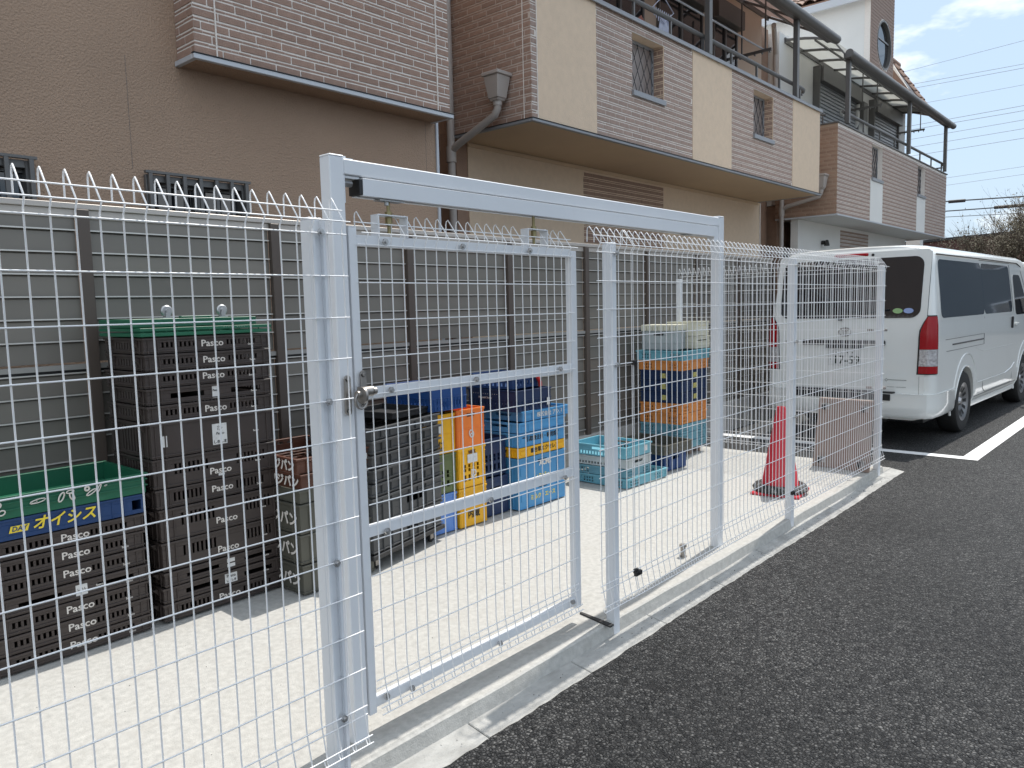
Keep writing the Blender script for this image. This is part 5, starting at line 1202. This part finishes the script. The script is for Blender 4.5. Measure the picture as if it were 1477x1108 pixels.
def twig_tree(name, x, y, h, spread, seed, label, nl=900, dense=True):
    rnd = random.Random(seed); t = thing(name, label, 'tree', (x, y, 0), group='bare budding trees beyond the van')
    br = MB(); tr = MB(); tips = []
    tr.tube([(0, 0, 0), (0.05, 0.02, h*0.16), (0.0, 0.05, h*0.34)], [0.14, 0.11, 0.08], 8)
    def grow(p, d, ln, r, lev):
        pts = [p]; q = p; dd = d
        for i in range(3):
            dd = (dd+Vector((rnd.uniform(-1, 1), rnd.uniform(-1, 1), rnd.uniform(-0.2, 0.9)))*0.16).normalized(); q = q+dd*ln/3; pts.append(q)
            if lev >= 2: tips.append((q, lev))
        br.tube(pts, [r, r*0.8, r*0.65, r*0.45], 4 if lev > 1 else 6, caps=False)
        if lev < 4:
            for i in range((7, 4, 3, 2)[lev]):
                a = rnd.uniform(0, 6.28); s_ = (0.75, 0.55, 0.42, 0.40)[lev]
                nd = (dd+Vector((math.cos(a)*s_, math.sin(a)*s_, rnd.uniform(-0.1, 0.35)))).normalized()
                grow(pts[rnd.choice((1, 2, 3))], nd, ln*rnd.uniform(0.55, 0.8), r*0.5, lev+1)
    for i in range(6):
        a = i*1.05+rnd.uniform(-0.3, 0.3); grow(Vector((0, 0.03, h*rnd.uniform(0.2, 0.34))), Vector((math.cos(a)*spread, math.sin(a)*spread, 1)).normalized(), h*0.30, 0.05, 0)
    link('trunk', tr.mesh('trunk', M['bark'], smooth=True), t); o = link('branches', br.mesh('branches', M['bark'], smooth=True, fixn=False), t); o['kind'] = 'stuff'
    lf = MB()
    for i in range(nl):
        p, lev = rnd.choice(tips); p = p+Vector((rnd.gauss(0, 0.09), rnd.gauss(0, 0.09), rnd.gauss(0, 0.09)))
        if p.z > h*0.74 and rnd.random() < 0.82: continue
        a = Vector((rnd.uniform(-1, 1), rnd.uniform(-1, 1), rnd.uniform(-1, 1))).normalized()*rnd.uniform(0.02, 0.045); c = a.orthogonal().normalized()*a.length*0.6
        lf.add([p-a, p+c, p+a, p-c], [(0, 1, 2, 3)])
    o = link('leaves', lf.mesh('leaves', M['leaf'], fixn=False), t); o['kind'] = 'stuff'
twig_tree('tree', 33.0, 3.3, 4.9, 0.50, 3, 'budding bare tree farther left above the van roof', 9000)
twig_tree('tree', 32.0, 1.7, 5.6, 0.55, 8, 'dense budding tree at the right edge above the van roof', 12000)
twig_tree('tree', 35.5, 4.3, 3.5, 0.40, 12, 'low budding tree nearest the house corner', 5000)

# overhead cables
def cable(x, y0, z0, y1, z1, r, sag, m, lab, x1=None):
    pts = []; L0 = -25; L1 = 40
    for i in range(25):
        y = L1+(L0-L1)*i/24; t = (y-y0)/(y1-y0) if y1 != y0 else 0; u = (i/24-0.5)*2
        pts.append((x, y, z0+(z1-z0)*t-sag*(1-u*u)+sag*0.95))
    b = MB(); b.tube(pts, r, 5); return tag(link('overhead_cable', b.mesh('overhead_cable', m, smooth=True)), lab, 'cable', 'overhead cables at the right')
cl = [(17.31, 17.66, 0.014, 'topmost thin cable crossing the open sky'), (16.24, 16.20, 0.016, 'upper cable of the second pair in the sky'), (15.96, 15.95, 0.016, 'lower cable of the second pair in the sky'), (14.84, 14.90, 0.012, 'faint single cable below the second pair'),
      (13.47, 13.60, 0.018, 'top cable of the middle bundle in the sky'), (13.19, 13.28, 0.018, 'second cable of the middle bundle in the sky'), (12.55, 12.70, 0.016, 'third cable of the middle bundle in the sky'), (12.0, 12.15, 0.016, 'fourth cable of the middle bundle in the sky'), (11.4, 11.55, 0.016, 'lowest cable of the middle bundle in the sky'),
      (9.55, 9.75, 0.012, 'upper cable of the faint low pair in the sky'), (9.05, 9.25, 0.012, 'lower cable of the faint low pair in the sky')]
for z0, z1, r, lab in cl: cable(60, 12.0, z0, 6.6, z1, r, 0.35, M['cablef'], lab)
for z0, z1, r, lab in ((8.0, 7.86, 0.045, 'thick dark cable just above the bare tree'), (7.35, 7.27, 0.04, 'second thick dark cable through the tree tops'), (6.95, 6.80, 0.02, 'lowest slack cable beside the house corner')):
    cable(60, 10.65, z0, 6.38, z1, r, 0.5, M['cable'], lab)
for (y, z, l_, lab) in ((10.2, 7.93, 0.5, 'short dark cable sleeve beside the balcony corner'), (6.9, 7.27, 1.1, 'long dark cable sleeve in front of the bare tree')):
    b = MB(); b.cyl((59.9, y-l_, z-0.01), (59.9, y+l_, z+0.01), 0.11, n=10); tag(link('cable_sleeve', b.mesh('cable_sleeve', M['dark'])), lab, 'cable sleeve')

# ------------------------------------------------------------------ van
LEN = 5.36
PROF = [(0.0, 0.26), (0.70, 0.26), (0.80, 0.29), (0.838, 0.36), (0.846, 0.55), (0.8475, 0.80), (0.8475, 1.05), (0.843, 1.20), (0.832, 1.32), (0.806, 1.55), (0.778, 1.78), (0.762, 1.885), (0.735, 1.94), (0.67, 1.98), (0.50, 2.00), (0.25, 2.007), (0.0, 2.01)]
def half(z):
    for (a, za), (c, zb) in zip(PROF[2:12], PROF[3:13]):
        if za <= z <= zb: return a+(c-a)*(z-za)/(zb-za)
    return PROF[2][0] if z < 0.3 else 0.73
def lean(z): return 0.155*max(0, (z-1.10)/0.88)**1.25
def rear_x(y, z): return lean(z)
def front_x(z): return LEN-(0.0 if z < 0.9 else 0.0)-max(0, z-0.80)*0.30-max(0, z-1.15)*0.42
vloc = (8.27, 0.825, 0.0); vrz = R(-2.2)
van = thing('van', 'white long minivan parked nose away beside the fence', 'van', vloc, vrz)
def body():
    b = MB(); ts = [0.0, 0.008, 0.025, 0.055, 0.09, 0.13, 0.2]+[0.2+(4.9-0.2)*i/24 for i in range(1, 25)]+[5.05, 5.2, 5.30, LEN]
    rings = []
    for x in ts:
        ring = []
        for s in (1, -1):
            pr = PROF if s == 1 else PROF[-2:0:-1]
            for (hw, z) in pr:
                f = 1.0
                if x < 0.13: f = 0.93+0.07*math.sqrt(max(0, 1-(1-x/0.13)**2))
                if x > 4.9: f = 1.0-0.10*((x-4.9)/(LEN-4.9))**2
                zz = z
                xx = x + lean(z)*max(0, 1-x/1.2) if x < 1.2 else x
                if x > 3.9:
                    fx = front_x(z); xx = 3.9+(x-3.9)*(fx-3.9)/(LEN-3.9)
                if x < 0.10 and z > 1.9: zz = z-0.018*(1-x/0.10)
                ring.append((xx, s*hw*f, zz))
        rings.append(ring)
    n = len(rings[0]); vs = [p for r_ in rings for p in r_]; fs = []
    for i in range(len(rings)-1):
        for j in range(n): fs.append((i*n+j, (i+1)*n+j, (i+1)*n+(j+1) % n, i*n+(j+1) % n))
    K = len(PROF)
    for base, flip in ((0, 0), ((len(rings)-1)*n, 1)):
        for j in range(K-1):
            a, a2 = j, j+1; c, c2 = (n-j) % n, (n-j-1)
            q = [base+a, base+a2, base+c2, base+c]; q = list(dict.fromkeys(q))
            if len(q) > 2: fs.append(tuple(q[::-1]) if flip else tuple(q))
    b.add(vs, fs); return b
WX = (1.20, 4.31); WR = 0.335
bo = link('body', body().mesh('van_body', M['vwhite'], smooth=True, angle=40), van)
cut = MB()
for x in WX:
    for s in (-1, 1):
        y0, y1 = sorted((s*0.60, s*1.0)); cut.cyl((x, y0, 0.325), (x, y1, 0.325), 0.395, n=36)
        cut.box(x-0.393, x+0.393, y0, y1, 0.1, 0.325)
cm = cut.mesh('cut', M['black']); co = link('cut', cm); 
# arches cut with a boolean, applied at once
co.parent = van; md = bo.modifiers.new('b', 'BOOLEAN'); md.operation = 'DIFFERENCE'; md.object = co; md.solver = 'EXACT'; md.use_self = True
bpy.context.view_layer.update(); dg = bpy.context.evaluated_depsgraph_get()
nm = bpy.data.meshes.new_from_object(bo.evaluated_get(dg)); bo.modifiers.clear(); bo.data = nm; nm.name = 'van_body'
bpy.data.objects.remove(co)
nm.shade_smooth(); nm.set_sharp_from_angle(angle=R(32))
b = MB()
for x in WX: b.box(x-0.42, x+0.42, -0.60, 0.60, 0.34, 0.74)
b.box(0.3, 5.0, -0.68, 0.68, 0.20, 0.262); b.cyl((0.18, -0.35, 0.235), (0.8, -0.35, 0.235), 0.035, n=12)
link('underbody', b.mesh('underbody', M['black']), van)

def surf_patch(name, xa, xb, za, zb, rad, mt, off=0.004, side=-1, parent=van, fx=None, nx=10, skewa=0, skewb=0):
    """rounded patch following the van's side (side=+-1) between x and z limits"""
    zs = sorted({za, zb, *[za+rad*(1-math.cos(a)) for a in [i*math.pi/12 for i in range(1, 7)]], *[zb-rad*(1-math.cos(a)) for a in [i*math.pi/12 for i in range(1, 7)]], *[z for _, z in PROF[3:12] if za < z < zb]})
    b = MB(); rows = []
    for z in zs:
        ins = 0
        if z < za+rad: ins = rad-math.sqrt(max(0, rad**2-(rad-(z-za))**2))
        if z > zb-rad: ins = max(ins, rad-math.sqrt(max(0, rad**2-(rad-(zb-z))**2)))
        t = (z-za)/(zb-za); a = xa+skewa*t+ins; c = xb+skewb*t-ins
        rows.append([(a+(c-a)*i/nx, side*(half(z)+off), z) for i in range(nx+1)])
    vs = [p for r_ in rows for p in r_]; fs = []
    for j in range(len(rows)-1):
        for i in range(nx): a = j*(nx+1)+i; fs.append((a, a+1, a+nx+2, a+nx+1))
    k = len(vs); vs += [(x, y-side*0.006, z) for x, y, z in vs]
    fs2 = [(a_+k, d_+k, c_+k, b_+k) for a_, b_, c_, d_ in fs]
    m_ = nx+1; R_ = len(rows); bd = [i for i in range(m_)]+[j*m_+nx for j in range(1, R_)]+[(R_-1)*m_+i for i in range(nx-1, -1, -1)]+[j*m_ for j in range(R_-2, 0, -1)]
    sd = [(bd[i], bd[(i+1) % len(bd)], k+bd[(i+1) % len(bd)], k+bd[i]) for i in range(len(bd))]
    b.add(vs, fs+fs2+sd); return link(name, b.mesh(name, M[mt] if isinstance(mt, str) else mt, smooth=True, angle=50), parent)
def side_line(name, pts, off=0.0015, r=0.003, mt='black', side=-1, closed=False):
    b = MB(); b.tube([(x, side*(half(z)+off), z) for x, z in pts], r, 4, closed=closed); return link(name, b.mesh(name, M[mt]), van)
for s in (-1, 1):
    surf_patch('window_rim', 0.18, 3.50, 1.235, 1.875, 0.09, 'vwhite', 0.003, s, skewa=0.05, skewb=-0.02)
    w1_ = surf_patch('side_window', 0.215, 1.975, 1.265, 1.845, 0.075, 'vglass2', 0.006, s, skewa=0.05)
    w2_ = surf_patch('side_window', 1.985, 3.455, 1.265, 1.845, 0.075, 'vglass2', 0.006, s, skewb=-0.02)
    surf_patch('side_window', 3.66, 4.50, 1.22, 1.74, 0.07, 'vglass', 0.004, s, skewb=-0.42)
    # seams
    side_line('door_seam', [(1.98, 0.42), (1.98, 1.26)], side=s); side_line('door_seam', [(3.53, 0.40), (3.53, 1.30), (3.52, 1.55), (3.50, 1.86)], side=s); side_line('door_seam', [(1.96, 1.88), (3.52, 1.88)], side=s)
    side_line('door_seam', [(1.98, 0.42), (2.1, 0.36), (3.5, 0.36)], side=s)
    side_line('door_seam', [(4.62, 0.75), (4.62, 1.20), (4.42, 1.50), (4.18, 1.80)], side=s)
    side_line('slide_rail', [(0.62, 0.985), (1.93, 0.985)], r=0.008, side=s, mt='dark'); side_line('rail_frame', [(0.36, 1.045), (1.955, 1.045), (1.955, 0.925), (0.40, 0.925)], r=0.0025, side=s)
    side_line('crease', [(1.55, 0.90), (1.95, 0.845), (3.5, 0.845)], off=-0.001, r=0.004, mt='vwhite', side=s); side_line('crease', [(1.75, 0.50), (3.1, 0.50), (3.45, 0.54), (3.65, 0.60)], off=-0.003, r=0.009, mt='vwhite', side=s)
    side_line('sill_seam', [(1.62, 0.345), (3.85, 0.345)], r=0.004, side=s)
    b = MB(); b.box(1.62, 3.90, s*0.77-0.03, s*0.77+0.03, 0.225, 0.29); link('sill', b.mesh('sill', M['vwhite'], bevel=0.01), van)
    for (x, zz) in ((3.38, 1.13), (3.66, 1.10)):
        b = MB(); y = s*(half(zz)+0.006); y0, y1 = sorted((y, y+s*0.022)); b.box(x-0.018 if x < 3.5 else x-0.07, x+0.018 if x < 3.5 else x+0.07, y0, y1, zz-0.075 if x < 3.5 else zz-0.018, zz+0.075 if x < 3.5 else zz+0.018); link('door_handle', b.mesh('door_handle', M['black'] if x < 3.5 else M['vwhite'], bevel=0.007), van)
    # arch lips and wheels
    for x in WX:
        b = MB(); pts = [(x+0.402*math.cos(a), s*(half(0.325+0.402*math.sin(a))-0.006), 0.325+0.402*math.sin(a)) for a in [math.pi*(-0.08+1.16*i/24) for i in range(25)]]
        b.tube(pts, 0.013, 6); 
        pts = [(x+0.50*math.cos(a), s*(half(0.40+0.50*math.sin(a))-0.001), 0.36+0.50*math.sin(a)) for a in [math.pi*(0.10+0.80*i/24) for i in range(25)]]
        b.tube(pts, 0.008, 6); link('wheel_arch', b.mesh('wheel_arch', M['vwhite'], smooth=True), van)
        yc = s*0.735
        b = MB(); pr = [(0.205, -0.095), (0.27, -0.105), (0.315, -0.098), (WR-0.004, -0.075), (WR, -0.04), (WR, 0.04), (WR-0.004, 0.075), (0.315, 0.098), (0.27, 0.105), (0.205, 0.095)]
        b.lathe((x, yc, WR), pr, 40, 'y'); wh = link('wheel', b.mesh('tyre', M['rubber'], smooth=True), van)
        b = MB(); f_ = s
        b.lathe((x, yc, WR), [(0.0, f_*0.075), (0.035, f_*0.078), (0.045, f_*0.060), (0.055, f_*0.045), (0.16, f_*0.078), (0.185, f_*0.090), (0.208, f_*0.096), (0.212, f_*0.085), (0.205, -f_*0.09)], 40, 'y')
        rim_ = link('rim', b.mesh('rim', M['alloy'], smooth=True, angle=25), wh)
        b = MB()
        for k_ in range(12):
            a = 2*math.pi*k_/12; c_, s__ = math.cos(a), math.sin(a); r0, r1 = 0.105, 0.165; wv = 0.016
            cc = [(r0*c_-wv*s__, r0*s__+wv*c_), (r0*c_+wv*s__, r0*s__-wv*c_), (r1*c_+wv*1.2*s__, r1*s__-wv*1.2*c_), (r1*c_-wv*1.2*s__, r1*s__+wv*1.2*c_)]
            y0 = yc+f_*0.0605+f_*0.0; ya_ = yc+f_*0.066; yb_ = yc+f_*0.0835
            vs = [(x+cc[0][0], ya_, WR+cc[0][1]), (x+cc[1][0], ya_, WR+cc[1][1]), (x+cc[2][0], yb_, WR+cc[2][1]), (x+cc[3][0], yb_, WR+cc[3][1])]
            b.add(vs, [(0, 1, 2, 3)])
        link('rim_opening', b.mesh('rim_opening', M['black'], fixn=False), wh)
    # tail lamps wrapping the corner
    def lamp(za, zb, mt, nm_, cut_top=False, g=0.0):
        zs = [za+(zb-za)*i/8 for i in range(9)]; rows = []
        for z in zs:
            tt = (z-0.73)/(1.29-0.73); back = 0.105-0.02*tt+g; inn = 0.100-0.015*tt+g
            if cut_top:
                u = max(0, (z-1.12)/(1.29-1.12)); back *= 1-0.25*u**2; inn *= 1-0.80*u**1.6
            hw = half(z)*0.955
            row = []
            for i in range(5): y = (hw-inn)+(inn-0.02)*i/4; row.append((rear_x(y, z)-0.022, s*y, z))
            row += [(rear_x(hw, z)-0.004, s*(hw+0.006), z), (rear_x(hw, z)+0.022, s*(hw+0.024), z)]
            for i in range(1, 5): row.append((rear_x(hw, z)+0.022+(back-0.03)*i/4, s*(half(z)*(0.990+0.010*min(1, i/2))+0.006), z))
            row.append((rear_x(hw, z)+back, s*(half(z)-0.004), z))
            rows.append(row)
        if g: rows = [[(x_+0.006, y_-s*0.005, z_) for (x_, y_, z_) in r_] for r_ in rows]
        n_ = len(rows[0]); vs = [p for r_ in rows for p in r_]; fs = [(j*n_+i, j*n_+i+1, (j+1)*n_+i+1, (j+1)*n_+i) for j in range(len(rows)-1) for i in range(n_-1)]
        # inner rim down to the body
        bd = [j*n_ for j in range(len(rows))]; k_ = len(vs); vs += [(vs[i][0]+0.03, vs[i][1], vs[i][2]) for i in bd]
        fs += [(bd[i], bd[i+1], k_+i+1, k_+i) for i in range(len(bd)-1)]
        top = [(len(rows)-1)*n_+i for i in range(n_)]; cen = len(vs); vs.append((rear_x(0.78, zb)+0.05, s*0.74, zb)); fs += [(top[i], top[i+1], cen) for i in range(n_-1)]
        b = MB(); b.add(vs, fs); return link(nm_, b.mesh(nm_, mt, smooth=True, angle=45, fixn=False), van)
    lamp(0.73, 0.80, M['tail'], 'tail_lamp'); lamp(0.802, 0.965, M['lens'], 'reversing_lamp'); lamp(0.967, 1.285, M['tail'], 'tail_lamp', True); lamp(0.72, 1.297, M['black'], 'lamp_gasket', True, 0.011)
# rear: glass, seams, handle bar, plate, bumper
def rear_patch(name, ya, yb, za, zb, rad, mt, off=0.004, ny=14, parent=van, thick=0.006):
    zs = sorted({za, zb, *[za+rad*(1-math.cos(i*math.pi/12)) for i in range(1, 7)], *[zb-rad*(1-math.cos(i*math.pi/12)) for i in range(1, 7)], *[za+(zb-za)*i/6 for i in range(1, 6)]})
    rows = []
    for z in zs:
        ins = 0
        if z < za+rad: ins = rad-math.sqrt(max(0, rad**2-(rad-(z-za))**2))
        if z > zb-rad: ins = max(ins, rad-math.sqrt(max(0, rad**2-(rad-(zb-z))**2)))
        a, c = ya+ins, yb-ins; rows.append([(lean(z)-off, a+(c-a)*i/ny, z) for i in range(ny+1)])
    vs = [p for r_ in rows for p in r_]; m_ = ny+1; fs = [(j*m_+i, j*m_+i+1, (j+1)*m_+i+1, (j+1)*m_+i) for j in range(len(rows)-1) for i in range(ny)]
    R_ = len(rows); k = len(vs); bd = [i for i in range(m_)]+[j*m_+ny for j in range(1, R_)]+[(R_-1)*m_+i for i in range(ny-1, -1, -1)]+[j*m_ for j in range(R_-2, 0, -1)]
    vs += [(x+thick, y, z) for x, y, z in vs]; fs += [(k+a, k+d, k+c, k+b_) for a, b_, c, d in fs]
    fs += [(bd[i], bd[(i+1) % len(bd)], k+bd[(i+1) % len(bd)], k+bd[i]) for i in range(len(bd))]
    b = MB(); b.add(vs, fs); return link(name, b.mesh(name, M[mt] if isinstance(mt, str) else mt, smooth=True, angle=50), parent)
rear_patch('hatch_panel', -0.765, 0.765, 0.515, 1.945, 0.05, 'vwhite', 0.010, thick=0.02)
rg = rear_patch('rear_window', -0.705, 0.705, 1.275, 1.880, 0.09, 'vglass', 0.0165)
for (yy, c_) in ((-0.50, (0.35, 0.55, 0.25)), (-0.60, (0.35, 0.45, 0.75))):
    m_ = mat('window_sticker_%d' % int(-yy*100), c_, 0.5)
    b = MB(); pts = [(lean(1.33)-0.020-0.16*(0.03+0.022*0), yy+0.046*math.cos(a), 1.345+0.026*math.sin(a)) for a in [i*math.pi/10 for i in range(20)]]; b.add(pts, [tuple(range(20))]); link('round_sticker', b.mesh('round_sticker', m_), rg)
b = MB(); b.box(-0.02, 0.04, -0.17, 0.17, 1.905, 1.937); b.xform(Matrix.Translation((lean(1.92)-0.008, 0, 0))); link('high_stop_lamp', b.mesh('high_stop_lamp', M['tail'], bevel=0.008), van)
b = MB(); b.cyl((lean(1.91)-0.018, -0.215, 1.915), (lean(1.91), -0.215, 1.915), 0.014, n=12); link('washer_nozzle', b.mesh('washer_nozzle', M['black']), van)
# wiper
b = MB(); b.tube([(lean(1.3)-0.05, 0.05, 1.29), (lean(1.32)-0.045, -0.18, 1.33), (lean(1.34)-0.035, -0.42, 1.36)], 0.008, 6); b.cyl((lean(1.29)-0.055, 0.05, 1.27), (lean(1.29)+0.0, 0.05, 1.27), 0.022, n=12); link('rear_wiper', b.mesh('rear_wiper', M['black']), van)
# emblem: three interlocking ovals
b = MB()
for (a_, c_, cz) in ((0.062, 0.043, 1.135), (0.036, 0.014, 1.160), (0.016, 0.040, 1.137)): b.tube([(-0.014, a_*math.cos(t_), cz+c_*math.sin(t_)) for t_ in [i*math.pi/14 for i in range(28)]], 0.0055, 6, closed=True)
link('emblem', b.mesh('emblem', M['steel'], smooth=True), van)
b = MB(); b.box(-0.036, -0.010, -0.40, 0.44, 1.000, 1.050); g_ = link('handle_bar', b.mesh('handle_bar', M['dark'], bevel=0.008), van)
b = MB(); b.box(-0.030, -0.010, -0.19, 0.19, 0.965, 0.999); link('plate_lamp', b.mesh('plate_lamp', M['dark'], bevel=0.004), van)
b = MB(); b.box(-0.018, -0.011, -0.165, 0.165, 0.785, 0.950); np_ = link('number_plate', b.mesh('number_plate', M['sticker'], bevel=0.003), van)
RT = (R(90), 0, R(-90))
def rt(body_, size, y, z, m_, bold=0.0, x=-0.019, par=van, st=1.0): return link('lettering', text_mesh(body_, size, m_, bold=bold, stretch=st), par, (x, y, z), RT)
M['platetxt'] = mat('plate_green_black', (0.012, 0.03, 0.018), 0.6)
rt('17-59', 0.118, -0.02, 0.842, M['platetxt'], 0.0022, par=np_); rt('・', 0.05, 0.14, 0.845, M['platetxt'], par=np_); rt('・・ ・・', 0.05, 0.0, 0.918, M['platetxt'], 0.001, par=np_)
rt('HIACE', 0.050, 0.56, 1.02, M['steel'], 0.001, x=-0.0125); rt('◇━━━━━', 0.034, -0.50, 0.655, M['dark'], x=-0.0125); rt('・━━━・━━━━', 0.022, -0.50, 0.585, M['dark'], x=-0.0125)
# rear bumper wrapping the corners, with black step plate
def bumper():
    b = MB(); path = [(0.76, -0.855), (0.30, -0.862), (0.04, -0.845), (-0.045, -0.80), (-0.075, -0.70), (-0.09, -0.35), (-0.095, 0), (-0.09, 0.35), (-0.075, 0.70), (-0.045, 0.80), (0.04, 0.845), (0.30, 0.862), (0.76, 0.855)]
    prof_ = [(0.0, 0.525), (0.006, 0.500), (0.0, 0.40), (0.012, 0.315), (0.035, 0.285)]
    k = len(prof_)*2; vs = []
    for (x, y) in path:
        d = Vector((x-1.2, y*0.9, 0)).normalized()
        sc_ = 1.0; cutz = 0.0
        if abs(x-0.62) < 1e-6: cutz = 0.0
        for (ins, z) in prof_: vs.append((x-d.x*ins, y-d.y*ins, z))
        for (ins, z) in reversed(prof_): vs.append((x-d.x*(ins+0.10), y-d.y*(ins+0.03), z))
    fs = []
    for i in range(len(path)-1):
        for j in range(k): fs.append((i*k+j, (i+1)*k+j, (i+1)*k+(j+1) % k, i*k+(j+1) % k))
    fs += [tuple(range(k))[::-1], tuple((len(path)-1)*k+j for j in range(k))]
    b.add(vs, fs); return b
link('rear_bumper', bumper().mesh('rear_bumper', M['vwhite'], smooth=True, angle=40), van)
b = MB(); b.box(-0.088, 0.02, -0.50, 0.50, 0.526, 0.540); b.box(-0.098, -0.088, -0.48, 0.50, 0.455, 0.520); link('step_plate', b.mesh('step_plate', M['black'], bevel=0.004), van)
b = MB(); b.tube([(lean(z)-0.008, -0.715, z) for z in (0.52, 0.60, 0.70)], 0.0035, 4); b.tube([(lean(z)-0.002, -0.765+0.03*max(0, z-1.75), z) for z in (1.29, 1.45, 1.65, 1.80, 1.92)], 0.0035, 4); b.tube([(lean(0.515)-0.010, y_, 0.517) for y_ in (-0.715, -0.3, 0.3, 0.715)], 0.003, 4); link('hatch_seam', b.mesh('hatch_seam', M['black']), van)
b = MB(); b.tube([(0.25, -0.768, 1.895), (2.0, -0.768, 1.898), (4.0, -0.768, 1.893), (4.25, -0.765, 1.85)], 0.007, 5); b.tube([(0.25, 0.768, 1.895), (4.0, 0.768, 1.893)], 0.007, 5); link('roof_gutter', b.mesh('roof_gutter', M['dark']), van)
# mirror
b = MB(); b.box(4.28, 4.36, -1.02, -0.88, 1.22, 1.44); b.box(4.28, 4.36, 0.88, 1.02, 1.22, 1.44); b.cyl((4.32, -0.90, 1.26), (4.32, -0.80, 1.20), 0.02, n=8); b.cyl((4.32, 0.90, 1.26), (4.32, 0.80, 1.20), 0.02, n=8)
link('door_mirror', b.mesh('door_mirror', M['black'], bevel=0.02), van)
# second vehicle beyond
v2 = copy_tree(van); v2.location = (14.75, 0.55, 0); v2['label'] = 'second white van, only its rear corner visible at the right edge'

for o in bpy.data.objects:
    if o.name.startswith('logo_plate') or False: pass
